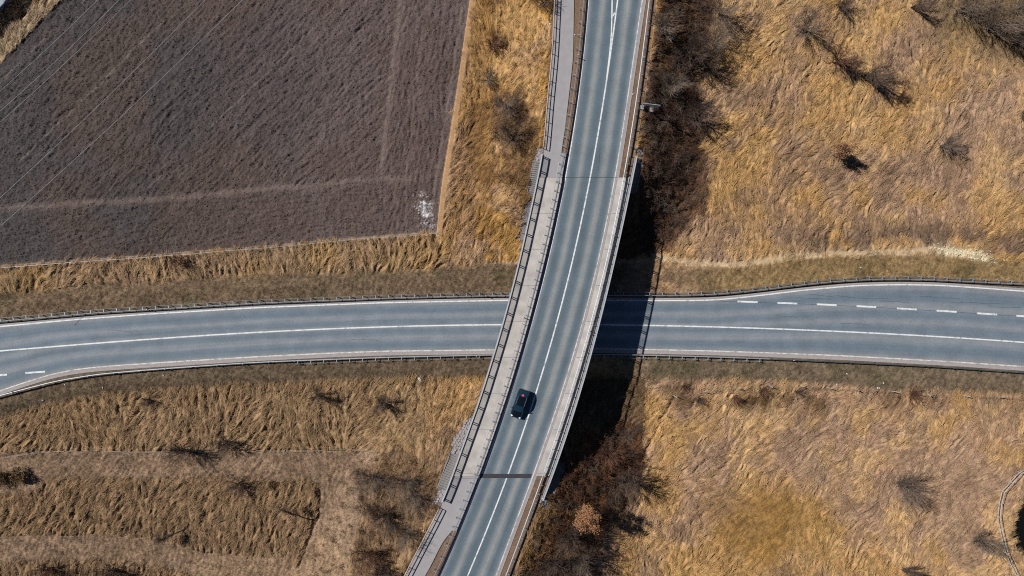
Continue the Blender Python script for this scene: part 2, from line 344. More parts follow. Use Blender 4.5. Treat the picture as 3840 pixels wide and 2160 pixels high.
col = col*(0.80+0.40*n3)[..., None]*(1+((mownSW+verge)*0.22*np.clip(vnoise(X, Y, 0.42, 21)+vnoise(X, Y, 0.9, 22)-1, -1, 1)*1.6+(mownSW+verge)*0.10*white)[..., None])*(1+0.10*np.clip(L2, -2, 2)[..., None]*(tall+0.5*mownSW)[..., None])*(1+0.08*white[..., None])
col = np.clip(col, 0.008, 0.85)

def Tz(x, y):
    ix = min(max((x-gx[0])/ST, 0), NX-1.01); iy = min(max((y-gy[0])/ST, 0), NY-1.01)
    i, j = int(ix), int(iy); fx, fy = ix-i, iy-j
    return float((T[j, i]*(1-fx)+T[j, i+1]*fx)*(1-fy)+(T[j+1, i]*(1-fx)+T[j+1, i+1]*fx)*fy)
def PG(u, v, dz=0.0):
    z = 0.0
    for _ in range(6):
        p = P(u, v, z); z = Tz(p[0], p[1])
    return np.array([p[0], p[1], z+dz])

# ------------------------------------------------------------------ object helpers
def link(name, data): o = bpy.data.objects.new(name, data); COL.objects.link(o); return o
def tag(o, label, cat=None, group=None):
    if label: o['label'] = label
    if cat: o['category'] = cat
    if group: o['group'] = group
    return o
def thing(name, label, cat, loc=(0, 0, 0), group=None):
    o = link(name, None); o.empty_display_size = 0.3; o.location = [float(a) for a in loc]
    return tag(o, label, cat, group)
def mesh(name, verts, faces, mat=None, smooth=False, uv=None):
    me = bpy.data.meshes.new(name); me.from_pydata([tuple(map(float, v)) for v in verts], [], faces)
    if uv is not None:
        l = me.uv_layers.new(name='UVMap')
        idx = np.empty(len(me.loops), np.int32); me.loops.foreach_get('vertex_index', idx)
        l.data.foreach_set('uv', np.asarray(uv, np.float32)[idx].ravel())
    if mat: me.materials.append(mat)
    if smooth: me.polygons.foreach_set('use_smooth', [True]*len(me.polygons))
    me.update(); return me
def part(name, me, parent, loc=None, rotz=0.0, rot=None):
    """loc is a world position; None = mesh already in world coordinates"""
    o = link(name, me); o.parent = parent; l = Vector((0, 0, 0)) if loc is None else Vector([float(a) for a in loc])
    o.location = l-parent.location
    o.rotation_euler = rot if rot is not None else (0, 0, rotz)
    return o
def structure(name, me): o = link(name, me); o['kind'] = 'structure'; return o
class MB:
    def __init__(s): s.v = []; s.f = []
    def box(s, c, d, rz=0.0, taper=1.0):
        cx, cy, cz = c; a, b, h = d[0]/2, d[1]/2, d[2]/2; n = len(s.v); cr, sr = math.cos(rz), math.sin(rz)
        for z, k in ((-h, 1), (h, taper)):
            for x, y in ((-a, -b), (a, -b), (a, b), (-a, b)):
                x *= k; y *= k; s.v.append((cx+x*cr-y*sr, cy+x*sr+y*cr, cz+z))
        s.f += [tuple(n+i for i in q) for q in ((3,2,1,0),(4,5,6,7),(0,1,5,4),(1,2,6,5),(2,3,7,6),(3,0,4,7))]
        return s
    def tube(s, pts, r, sides=5, r2=None, cap=True):
        pts = [Vector([float(a) for a in p]) for p in pts]; n0 = len(s.v); m = len(pts)
        for i, p in enumerate(pts):
            t = (pts[min(i+1, m-1)]-pts[max(i-1, 0)]).normalized()
            up = Vector((0, 0, 1)) if abs(t.z) < 0.9 else Vector((1, 0, 0))
            a = t.cross(up).normalized(); b = t.cross(a)
            rr = r if r2 is None else r+(r2-r)*i/(m-1)
            for k in range(sides):
                q = 2*math.pi*k/sides; w = p+a*math.cos(q)*rr+b*math.sin(q)*rr; s.v.append((w.x, w.y, w.z))
        for i in range(m-1):
            for k in range(sides):
                a0 = n0+i*sides+k; a1 = n0+i*sides+(k+1) % sides; s.f.append((a0, a1, a1+sides, a0+sides))
        if cap:
            s.f.append(tuple(n0+k for k in range(sides))); s.f.append(tuple(n0+(m-1)*sides+k for k in reversed(range(sides))))
        return s
    def sweep(s, pts, prof, closed=True):
        """profile (side, up) swept along pts; side is measured to the right of travel"""
        n0 = len(s.v); m = len(pts); k = len(prof)
        for i, p in enumerate(pts):
            a = pts[min(i+1, m-1)]; b = pts[max(i-1, 0)]; tx, ty = a[0]-b[0], a[1]-b[1]; L = math.hypot(tx, ty)
            rx, ry = ty/L, -tx/L
            for sd, up in prof: s.v.append((p[0]+rx*sd, p[1]+ry*sd, p[2]+up))
        e = k if closed else k-1
        for i in range(m-1):
            for j in range(e):
                a0 = n0+i*k+j; a1 = n0+i*k+(j+1) % k; s.f.append((a0, a0+k, a1+k, a1))
        if closed:
            s.f.append(tuple(n0+j for j in range(k))); s.f.append(tuple(n0+(m-1)*k+j for j in reversed(range(k))))
        return s
    def mesh(s, name, mat, smooth=False): return mesh(name, s.v, s.f, mat, smooth)
def resample(pts, step):
    pts = np.asarray(pts, float); d = np.concatenate([[0], np.cumsum(np.linalg.norm(np.diff(pts[:, :2], axis=0), axis=1))])
    n = max(2, int(round(d[-1]/step))+1); t = np.linspace(0, d[-1], n)
    return np.stack([np.interp(t, d, pts[:, i]) for i in range(3)], 1)
def upper(f, v0, v1, off=0.0, step=20.0):
    n = max(2, int((v1-v0)/step)+1)
    return [PD(float(f(v)), float(v), off) for v in np.linspace(v0, v1, n)]
def lower(f, u0, u1, z=0.0, step=30.0):
    n = max(2, int((u1-u0)/step)+1)
    return [P(float(u), float(f(u)), z) for u in np.linspace(u0, u1, n)]
def ribbon(name, v0, v1, cols, mat, step=15.0, uvx=None, low=False, smooth=False):
    ts = np.linspace(v0, v1, max(2, int((v1-v0)/step)+1)); k = len(cols); vs = []; uv = []
    for t in ts:
        for j, (f, off) in enumerate(cols):
            p = P(float(t), float(f(t)), off) if low else PD(float(f(t)), float(t), off)
            vs.append(p); uv.append((uvx[j] if uvx else j/(k-1), (p[0] if low else p[1])))
    fs = [(i*k+j, (i+1)*k+j, (i+1)*k+j+1, i*k+j+1) if not low else (i*k+j, i*k+j+1, (i+1)*k+j+1, (i+1)*k+j) for i in range(len(ts)-1) for j in range(k-1)]
    return mesh(name, vs, fs, mat, smooth, uv)
def sh(f, d): return lambda t: f(t)+d
def lerp(f, g, a): return lambda t: f(t)*(1-a)+g(t)*a

# ------------------------------------------------------------------ materials
def mat(name, color, rough=0.8, metal=0.0, spec=0.3, noise=None, bump=None):
    m = bpy.data.materials.new(name); m.use_nodes = True; nt = m.node_tree; b = nt.nodes['Principled BSDF']
    b.inputs['Roughness'].default_value = rough; b.inputs['Metallic'].default_value = metal
    b.inputs['Specular IOR Level'].default_value = spec; b.inputs['Base Color'].default_value = tup(color)
    tc = nt.nodes.new('ShaderNodeTexCoord')
    if noise:
        sc, amt = noise; nz = nt.nodes.new('ShaderNodeTexNoise'); nz.inputs['Scale'].default_value = sc; nz.inputs['Detail'].default_value = 5
        nt.links.new(tc.outputs['Object'], nz.inputs['Vector'])
        rp = nt.nodes.new('ShaderNodeMapRange'); rp.inputs['From Min'].default_value = 0.3; rp.inputs['From Max'].default_value = 0.7
        rp.inputs['To Min'].default_value = 1-amt; rp.inputs['To Max'].default_value = 1+amt
        nt.links.new(nz.outputs['Fac'], rp.inputs['Value'])
        mx = nt.nodes.new('ShaderNodeVectorMath'); mx.operation = 'SCALE'; mx.inputs[0].default_value = tuple(color[:3])
        nt.links.new(rp.outputs['Result'], mx.inputs['Scale']); nt.links.new(mx.outputs['Vector'], b.inputs['Base Color'])
    if bump:
        sc, st_ = bump; nz = nt.nodes.new('ShaderNodeTexNoise'); nz.inputs['Scale'].default_value = sc; nz.inputs['Detail'].default_value = 4
        nt.links.new(tc.outputs['Object'], nz.inputs['Vector'])
        bp = nt.nodes.new('ShaderNodeBump'); bp.inputs['Strength'].default_value = st_; bp.inputs['Distance'].default_value = 0.05
        nt.links.new(nz.outputs['Fac'], bp.inputs['Height']); nt.links.new(bp.outputs['Normal'], b.inputs['Normal'])
    return m
def paint(name, base, wear, lo, hi):
    m = mat(name, base, 0.65); nt = m.node_tree; b = nt.nodes['Principled BSDF']; tc = nt.nodes['Texture Coordinate']
    n = nt.nodes.new('ShaderNodeTexNoise'); n.inputs['Scale'].default_value = 1.6; n.inputs['Detail'].default_value = 9; n.inputs['Roughness'].default_value = 0.75
    nt.links.new(tc.outputs['Object'], n.inputs['Vector']); r = nt.nodes.new('ShaderNodeValToRGB'); r.color_ramp.elements[0].position = lo; r.color_ramp.elements[1].position = hi
    r.color_ramp.elements[0].color = tup(wear); r.color_ramp.elements[1].color = tup(base); nt.links.new(n.outputs['Fac'], r.inputs[0]); nt.links.new(r.outputs[0], b.inputs['Base Color']); return m
def attr_mat(name, attr, inst=False, fine=14.0, amt=0.35, base=None, bump=0.6, trans=0.0):
    m = bpy.data.materials.new(name); m.use_nodes = True; nt = m.node_tree; b = nt.nodes['Principled BSDF']
    b.inputs['Roughness'].default_value = 0.95; b.inputs['Specular IOR Level'].default_value = 0.08
    at = nt.nodes.new('ShaderNodeAttribute'); at.attribute_name = attr
    if inst: at.attribute_type = 'INSTANCER'
    tc = nt.nodes.new('ShaderNodeTexCoord'); nz = nt.nodes.new('ShaderNodeTexNoise')
    nz.inputs['Scale'].default_value = fine; nz.inputs['Detail'].default_value = 3
    nt.links.new(tc.outputs['Object'], nz.inputs['Vector'])
    rp = nt.nodes.new('ShaderNodeMapRange'); rp.inputs['From Min'].default_value = 0.3; rp.inputs['From Max'].default_value = 0.7
    rp.inputs['To Min'].default_value = 1-amt; rp.inputs['To Max'].default_value = 1+amt
    nt.links.new(nz.outputs['Fac'], rp.inputs['Value'])
    mx = nt.nodes.new('ShaderNodeVectorMath'); mx.operation = 'SCALE'
    nt.links.new(at.outputs['Color'], mx.inputs[0]); nt.links.new(rp.outputs['Result'], mx.inputs['Scale'])
    nt.links.new(mx.outputs['Vector'], b.inputs['Base Color'])
    if bump:
        bp = nt.nodes.new('ShaderNodeBump'); bp.inputs['Strength'].default_value = bump; bp.inputs['Distance'].default_value = 0.06
        nt.links.new(nz.outputs['Fac'], bp.inputs['Height']); nt.links.new(bp.outputs['Normal'], b.inputs['Normal'])
    return m
def asphalt(name, stops, along=0.25):
    """asphalt with wheel-path wear laid across the road (UV x) and streaked along it (UV y)"""
    m = bpy.data.materials.new(name); m.use_nodes = True; nt = m.node_tree; b = nt.nodes['Principled BSDF']
    b.inputs['Roughness'].default_value = 0.85; b.inputs['Specular IOR Level'].default_value = 0.25
    uvn = nt.nodes.new('ShaderNodeUVMap'); sep = nt.nodes.new('ShaderNodeSeparateXYZ'); nt.links.new(uvn.outputs[0], sep.inputs[0])
    tc = nt.nodes.new('ShaderNodeTexCoord')
    wob = nt.nodes.new('ShaderNodeTexNoise'); wob.inputs['Scale'].default_value = 0.12; nt.links.new(tc.outputs['Object'], wob.inputs['Vector'])
    ma = nt.nodes.new('ShaderNodeMath'); ma.operation = 'MULTIPLY_ADD'; ma.inputs[1].default_value = 0.05; ma.inputs[2].default_value = -0.025
    nt.links.new(wob.outputs['Fac'], ma.inputs[0])
    ad = nt.nodes.new('ShaderNodeMath'); ad.operation = 'ADD'; nt.links.new(sep.outputs['X'], ad.inputs[0]); nt.links.new(ma.outputs[0], ad.inputs[1])
    rp = nt.nodes.new('ShaderNodeValToRGB'); cr = rp.color_ramp; cr.interpolation = 'B_SPLINE'
    while len(cr.elements) < len(stops): cr.elements.new(0.5)
    for e, (p, c) in zip(cr.elements, stops): e.position = p; e.color = tup(c)
    nt.links.new(ad.outputs[0], rp.inputs[0])
    mp = nt.nodes.new('ShaderNodeMapping'); mp.inputs['Scale'].default_value = (26, 0.05, 1); nt.links.new(uvn.outputs[0], mp.inputs[0])
    st = nt.nodes.new('ShaderNodeTexNoise'); st.inputs['Scale'].default_value = 1; st.inputs['Detail'].default_value = 3; nt.links.new(mp.outputs[0], st.inputs['Vector'])
    gr = nt.nodes.new('ShaderNodeTexNoise'); gr.inputs['Scale'].default_value = 5; gr.inputs['Detail'].default_value = 8; gr.inputs['Roughness'].default_value = 0.8
    nt.links.new(tc.outputs['Object'], gr.inputs['Vector'])
    big = nt.nodes.new('ShaderNodeTexNoise'); big.inputs['Scale'].default_value = 0.45; big.inputs['Detail'].default_value = 3; nt.links.new(tc.outputs['Object'], big.inputs['Vector'])
    def rng(n, lo, hi):
        r = nt.nodes.new('ShaderNodeMapRange'); r.inputs['From Min'].default_value = 0.3; r.inputs['From Max'].default_value = 0.7
        r.inputs['To Min'].default_value = lo; r.inputs['To Max'].default_value = hi; nt.links.new(n.outputs['Fac'], r.inputs['Value']); return r.outputs['Result']
    cur = rp.outputs['Color']
    for n, lo, hi in ((st, 0.93, 1.07), (gr, 0.74, 1.26), (big, 0.90, 1.10)):
        mx = nt.nodes.new('ShaderNodeVectorMath'); mx.operation = 'SCALE'; nt.links.new(cur, mx.inputs[0]); nt.links.new(rng(n, lo, hi), mx.inputs['Scale']); cur = mx.outputs['Vector']
    nt.links.new(cur, b.inputs['Base Color'])
    bp = nt.nodes.new('ShaderNodeBump'); bp.inputs['Strength'].default_value = 0.3; bp.inputs['Distance'].default_value = 0.01
    nt.links.new(gr.outputs['Fac'], bp.inputs['Height']); nt.links.new(bp.outputs['Normal'], b.inputs['Normal'])
    return m
aD, aM, aL, aE = C(91, 107, 118), C(102, 116, 125), C(160, 161, 158), C(156, 157, 160)
A_stops = [(0.0, aE), (0.06, aM), (0.12, aD), (0.2, aM), (0.27, aL), (0.34, aM), (0.42, aD), (0.48, aM), (0.52, aM), (0.58, aD), (0.66, aM), (0.745, aL), (0.82, aM), (0.88, aD), (0.95, aM), (1.0, aE)]
M_road = asphalt('asphalt_upper', A_stops)
bD, bM, bL = C(106, 121, 133), C(114, 127, 138), C(150, 153, 156)
B_stops = [(0.0, C(150, 150, 150)), (0.08, bM), (0.16, bD), (0.22, bM), (0.28, bL), (0.35, bM), (0.43, bD), (0.5, bL), (0.56, bD), (0.64, bM), (0.73, bL), (0.80, bM), (0.87, bD), (0.93, bM), (1.0, C(152, 150, 148))]
M_roadL = asphalt('asphalt_lower', B_stops)
M_margin = mat('dusty_road_margin', C(172, 164, 162), 0.9, noise=(3, 0.12))
M_paint = paint('white_road_paint', C(238, 238, 236), C(150, 156, 160), 0.34, 0.50)
M_paintold = paint('worn_white_road_paint', C(232, 226, 218), C(150, 150, 150), 0.36, 0.56)
M_path = mat('grey_path_asphalt', C(164, 160, 161), 0.9, noise=(1.2, 0.06), bump=(20, 0.2))
M_conc = mat('beige_concrete', C(190, 183, 176), 0.85, noise=(0.7, 0.17), bump=(12, 0.2))
M_concg = mat('grey_concrete', C(160, 160, 162), 0.85, noise=(2, 0.12), bump=(10, 0.3))
M_concd = mat('weathered_concrete', C(140, 136, 134), 0.9, noise=(2, 0.15), bump=(8, 0.4))
M_stone = mat('stone_paving', C(156, 150, 150), 0.9, noise=(3, 0.25), bump=(6, 0.6))
M_gravel = mat('kerb_gravel', C(150, 144, 142), 0.9, noise=(5, 0.2), bump=(16, 0.5))
M_zinc = mat('galvanised_steel', C(176, 188, 198), 0.45, 0.35, 0.5, noise=(4, 0.08))
M_zincd = mat('dull_galvanised_steel', C(150, 162, 170), 0.5, 0.35, 0.5, noise=(4, 0.1))
M_zince = mat('toned_down_galvanised_steel', C(150, 162, 172), 0.5, 0.3, 0.4, noise=(4, 0.1))  # same steel in a darker tone, offsets the beam's sunlit face
M_green = mat('grey_green_painted_steel', C(80, 92, 96), 0.5, 0.2, 0.5, noise=(4, 0.1))
M_rail = mat('pale_painted_railing', C(196, 200, 204), 0.5, 0.2, 0.4, noise=(3, 0.08))
M_railr = mat('rust_stained_railing', C(196, 176, 160), 0.6, 0.1, 0.3, noise=(1.2, 0.25))
M_tar = mat('black_bitumen_patch', C(58, 58, 66), 0.7, noise=(3, 0.2))
M_crack = mat('dark_joint_sealant', C(62, 66, 72), 0.8)
M_white = mat('white_plastic', C(235, 236, 238), 0.5)
M_wood = mat('weathered_grey_wood', C(188, 184, 180), 0.85, noise=(6, 0.2))
M_wire = mat('thin_wire', C(150, 140, 130), 0.6, 0.3)
M_alu = mat('bare_aluminium_cable', C(148, 150, 152), 0.6, 0.3)
M_twig = mat('grey_brown_twigs', C(122, 107, 94), 0.9, noise=(1.5, 0.3))
M_twigd = mat('dark_twigs', C(92, 76, 66), 0.9, noise=(1.5, 0.3))
M_twigr = mat('reddish_twigs', C(112, 78, 60), 0.9, noise=(1.5, 0.3))
M_leaf = mat('dead_orange_brown_leaves', C(178, 130, 92), 0.85, noise=(4, 0.3))
M_leafo = mat('olive_brown_dead_leaves', C(118, 94, 62), 0.9, noise=(4, 0.3))
M_leafr = mat('dead_rust_red_leaves', C(150, 110, 80), 0.85, noise=(4, 0.3))
M_gnd = attr_mat('soil_and_grass', 'Col', fine=9.0, amt=0.22, bump=0.5)
M_soil = attr_mat('ploughed_soil', 'Col', fine=7.0, amt=0.30, bump=0.8)
M_blade = attr_mat('dry_grass_blade', 'tint', inst=True, fine=2.5, amt=0.22, bump=0)
M_clod = attr_mat('soil_clod', 'tint', inst=True, fine=9, amt=0.3, bump=0.4)
M_water = mat('dark_pond_water', C(20, 20, 16), 0.06, spec=0.5, bump=(3, 0.05))

# ------------------------------------------------------------------ ground meshes
ii = np.arange(NX*NY).reshape(NY, NX)
quads = np.stack([ii[:-1, :-1], ii[:-1, 1:], ii[1:, 1:], ii[1:, :-1]], -1).reshape(-1, 4)
isf = (field[:-1, :-1]+field[1:, 1:] > 1.5).reshape(-1)
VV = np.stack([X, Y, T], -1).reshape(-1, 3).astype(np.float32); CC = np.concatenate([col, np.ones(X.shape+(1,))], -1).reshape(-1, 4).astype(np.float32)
def grid_object(name, sel, m):
    q = quads[sel]; used = np.unique(q); mp = np.full(NX*NY, -1, np.int64); mp[used] = np.arange(len(used)); q = mp[q].astype(np.int32)
    me = bpy.data.meshes.new(name); me.vertices.add(len(used)); me.vertices.foreach_set('co', VV[used].ravel())
    me.loops.add(q.size); me.loops.foreach_set('vertex_index', q.ravel())
    me.polygons.add(len(q)); me.polygons.foreach_set('loop_start', np.arange(0, q.size, 4, dtype=np.int32))
    me.update(calc_edges=True)
    a = me.attributes.new('Col', 'FLOAT_COLOR', 'POINT'); a.data.foreach_set('color', CC[used].ravel())
    me.polygons.foreach_set('use_smooth', np.ones(len(q), bool)); me.materials.append(m); me.validate()
    return structure(name, me)
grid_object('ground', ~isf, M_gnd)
grid_object('ploughed_field', isf, M_soil)
# the country beyond the frame
ow = []; of = []
rings = [(90.2, 53.2), (160, 130), (500, 480), (2500, 2500)]
for a, b in rings: ow += [(-a, -b, -0.35), (a, -b, -0.35), (a, b, -0.35), (-a, b, -0.35)]
for r in range(3):
    for k in range(4): of.append((r*4+k, (r+1)*4+k, (r+1)*4+(k+1) % 4, r*4+(k+1) % 4))
structure('outer_fields', mesh('outer_fields', ow, of, mat('distant_dry_fields', C(140, 112, 78), 0.95, noise=(0.05, 0.3))))
# pond
pm = [P(3905+120*math.cos(a), 1990+142*math.sin(a), -1.15) for a in np.linspace(0, 2*math.pi, 40)[:-1]]
structure('pond_water', mesh('pond_water', pm, [tuple(reversed(range(len(pm))))], M_water))

# ------------------------------------------------------------------ roads
structure('lower_road', ribbon('lower_road', -260, 4100, [(sh(V_top, -7), 0.05)]+[(lerp(V_top, V_bot, a), 0.05) for a in (0, .1, .2, .3, .4, .5, .6, .7, .8, .9, 1)]+[(sh(V_bot, 7), 0.05)], M_roadL,
    uvx=[-0.03, 0, .1, .2, .3, .4, .5, .6, .7, .8, .9, 1, 1.03], low=True, step=40))
structure('road_margin', ribbon('road_margin', -260, 4100, [(sh(V_bot, 3.5), 0.056), (sh(V_bot, 16), 0.03)], M_margin, low=True, step=40))
structure('road_margin', ribbon('road_margin', -260, 4100, [(sh(V_top, -10), 0.03), (sh(V_top, -3.5), 0.056)], M_margin, low=True, step=40))
def stripe(f, t0, t1, w, m, low, z, name='road_marking', step=20):
    structure(name, ribbon(name, t0, t1, [(sh(f, -w/2), z), (sh(f, w/2), z)], m, low=low, step=step))
for f, w, m in ((V_top, 4.6, M_paint), (V_ctr, 5.0, M_paint), (V_bot, 4.6, M_paintold)):
    stripe(f, -260, 4100, w, m, True, 0.062)
DF = line([(2766,1130.5),(2841,1133),(2915,1135.5),(2990,1138.5),(3063,1141),(3137,1144),(3212,1148),(3285.5,1151.5),(3364,1156.5),(3438,1160.5),
    (3512.5,1165),(3587.5,1169.5),(3663,1174.5),(3739.5,1179.5),(3811,1184),(3886,1189)], 25)
for a, b in ((2766,2841),(2915,2990),(3063,3137),(3212,3285.5),(3364,3438),(3512.5,3587.5),(3663,3739.5),(3811,3886),(3960,4034)):
    stripe(DF, a, b, 6.5, M_paint, True, 0.064)
DL = line([(-200,1424),(-125,1416),(0,1407),(26,1405),(95,1398.7),(169,1393.8)], 15)
for a, b in ((-125, -50), (-48+0, 26), (95, 169)):
    if a == -48: a = -30
    stripe(DL, a, b, 6.5, M_paint, True, 0.064)
# hairline cracks of the slip lane
stripe(sh(DF, 1), 2700, 4000, 1.1, M_crack, True, 0.057, 'road_crack')
for (u0, u1, v0, seed) in ((2990, 3120, 1118, 4), (3450, 3600, 1112, 5), (3700, 3830, 1150, 6), (2900, 2990, 1184, 7), (3150, 3260, 1212, 8), (400, 520, 1236, 9), (1290, 1420, 1272, 10),(3030, 3330, 1106, 1), (3560, 3760, 1132, 2), (3300, 3420, 1128, 3)):
    cf = line([(u, v0+(u-u0)*0.05+random.uniform(-4, 4)) for u in np.linspace(u0, u1, 12)], 6)
    stripe(cf, u0, u1, 0.9, M_crack, True, 0.057, 'road_crack', step=8)

UX = [-0.04, 0, .1, .2, .3, .4, .5, .6, .7, .8, .9, 1, 1.04]
def upper_asphalt(v0, v1): return ribbon('asphalt', v0, v1, [(sh(U_lineL, -8), 0)]+[(lerp(U_lineL, U_lineR, a), 0) for a in (0, .1, .2, .3, .4, .5, .6, .7, .8, .9, 1)]+[(sh(U_lineR, 8), 0)], M_road, uvx=UX)
structure('upper_road', upper_asphalt(-230, 664.5)); structure('upper_road', upper_asphalt(1785.5, 2400))
for v0, v1 in ((-230, 664.5), (1785.5, 2400)):
    structure('road_margin', ribbon('road_margin', v0, v1, [(sh(U_lineR, 3.5), 0.006), (sh(U_lineR, 15), -0.02)], M_margin))
structure('footpath', ribbon('footpath', -230, 575, [(sh(U_railW, 5), 0.03), (lerp(U_railW, U_pathR, .5), 0.04), (U_pathR, 0.03)], M_path))
structure('footpath', ribbon('footpath', 575, 664.5, [(sh(U_railW, 5), 0.03), (sh(U_lineL, -10), 0.035)], M_path))
structure('footpath', ribbon('footpath', 1785.5, 1990, [(sh(U_railW, 5), 0.03), (sh(U_lineL, -10), 0.035)], M_path))
structure('footpath', ribbon('footpath', 1990, 2400, [(sh(U_railW, 5), 0.03), (lerp(U_railW, U_pathRS, .5), 0.04), (U_pathRS, 0.03)], M_path))

# ------------------------------------------------------------------ bridge
BP = PD(2121, 1225, -6.6); BP[2] = 0.0
bridge = thing('road_bridge', 'curved concrete road bridge carrying the upper road over the lower road', 'bridge', BP)
V0, V1 = 665, 1785
part('asphalt', upper_asphalt(V0+0.5, V1-0.5), bridge)
part('walkway', ribbon('walkway', V0, V1, [(sh(U_lineL, -9), -0.02), (sh(U_lineL, -9), 0.10), (lerp(U_railW, U_lineL, .5), 0.12), (sh(U_railW, 5), 0.12)][::-1], M_conc), bridge)
part('kerb', MB().sweep(upper(sh(U_lineL, -8), V0, V1, 0.0), [(-0.02, -0.02), (-0.02, 0.12), (0.10, 0.13), (0.10, -0.02)]).mesh('kerb', M_concg), bridge)
part('walkway', ribbon('walkway', V0, V1, [(sh(U_lineR, 12), -0.02), (sh(U_lineR, 12), 0.09), (lerp(U_lineR, U_edgeE, .6), 0.11), (sh(U_edgeE, -8), 0.11)], M_conc), bridge)
part('gutter', ribbon('gutter', V0, V1, [(sh(U_lineR, 4.5), 0.006), (sh(U_lineR, 8), 0.002), (sh(U_lineR, 12), 0.008)], M_margin), bridge)
part('gutter_joint', ribbon('gutter_joint', V0, V1, [(sh(U_lineR, 8.3), 0.010), (sh(U_lineR, 9.8), 0.010)], M_concd), bridge)
def slab(v0, v1, z0, z1, inW, inE, m, name, nsub=20):
    ts = np.linspace(v0, v1, nsub); vs = []; fs = []
    for t in ts:
        uw, ue = float(U_railW(t)), float(U_edgeE(t)) 
        a = PD(uw, t, 0); b = PD(ue, t, 0); d = (b-a); L = np.linalg.norm(d[:2]); d = d/L
        for q, z in (((a+d*inW), z1), ((b-d*inE), z1), ((b-d*inE), z0), ((a+d*inW), z0)): vs.append((q[0], q[1], q[2]+z))
    for i in range(nsub-1):
        for j in range(4): fs.append((i*4+j, (i+1)*4+j, (i+1)*4+(j+1) % 4, i*4+(j+1) % 4))
    fs.append((0, 1, 2, 3)); fs.append(tuple((nsub-1)*4+j for j in (3, 2, 1, 0)))
    return mesh(name, vs, fs, m)
part('deck_slab', slab(V0, V1, -0.45, -0.03, 0.18, 0.20, M_concd, 'deck_slab'), bridge)
part('girder', slab(V0+4, V1-4, -1.25, -0.46, 1.6, 1.6, M_concd, 'girder'), bridge)
for v0, v1 in ((590, 664), (1786, 1868)):
    part('abutment', slab(v0, v1, -6.0, -0.13, 0.2, 0.2, M_concd, 'abutment', 6), bridge)
for f, v0, v1, sd in ((U_railW, 578, 1880, 1), (U_edgeE, 588, 1872, -1)):
    pr = [(-0.14*sd, -0.55), (-0.14*sd, 0.2), (0.16*sd, 0.2), (0.16*sd, -0.55)]
    part('edge_beam', MB().sweep(upper(f, v0, v1, 0.0), [(-a, b) for a, b in pr]).mesh('edge_beam', M_concg), bridge)
# joints
def joint(v, hgt, m, name, a=-6, b=9, off=0.010):
    cols = [(sh(U_lineL, a), off), (lerp(U_lineL, U_lineR, .5), off), (sh(U_lineR, b), off)]
    return ribbon(name, v-hgt/2, v+hgt/2, cols, m, step=hgt)
part('expansion_joint', joint(665, 1.6, M_crack, 'expansion_joint'), bridge)
part('bitumen_joint', joint(1785, 16, M_tar, 'bitumen_joint', -2, -6, 0.014), bridge)
for v in (665, 1776, 1793, *range(800, 1700, 135)):
    part('walkway_joint', ribbon('walkway_joint', v-0.7, v+0.7, [(sh(U_railW, 8), 0.128), (sh(U_lineL, -12), 0.128)], M_concd, step=1.4), bridge)
    part('walkway_joint', ribbon('walkway_joint', v-0.7, v+0.7, [(sh(U_lineR, 14), 0.122), (sh(U_edgeE, -10), 0.122)], M_concd, step=1.4), bridge)
for v0, v1 in ((590, 664), (1786, 1868)):
    structure('verge_soil', ribbon('verge_soil', v0, v1, [(sh(U_lineR, 15), -0.01), (lerp(U_lineR, U_edgeE, .7), 0.02), (sh(U_edgeE, -6), 0.0)], mat('brown_verge_soil', C(120, 96, 78), 0.95, noise=(2.5, 0.3), bump=(6, 0.8)), step=8))
# markings of the upper road
stripe(U_lineL, -230, 2400, 4.0, M_paint, False, 0.0072)
stripe(U_ctr, -230, 2400, 5.2, M_paint, False, 0.0072)
stripe(U_ctr2, -230, 290, 4.6, M_paint, False, 0.0105)
stripe(U_lineR, -230, 2400, 4.0, M_paintold, False, 0.0072)
tm = [PD(u, v, 0.011) for u, v in ((2297, 60), (2301, 50), (2306, 44), (2305, 54), (2299, 62))]
structure('road_marking', mesh('road_marking', tm, [(4, 3, 2, 1, 0)], M_paint))
for pts in ([(1880,1817),(1881,1819),(1900,1820),(1906,1821)], [(1879,1818),(1870,1850),(1862,1880)], [(1912,1822),(1896,1870),(1880,1910),(1874,1930)], [(2250,555),(2248,600),(2244,640)]):
    b = MB(); b.sweep([PD(u, v, 0.0035) for u, v in pts], [(-0.02, 0), (0.02, 0)], closed=False); structure('road_crack', b.mesh('road_crack', M_crack))

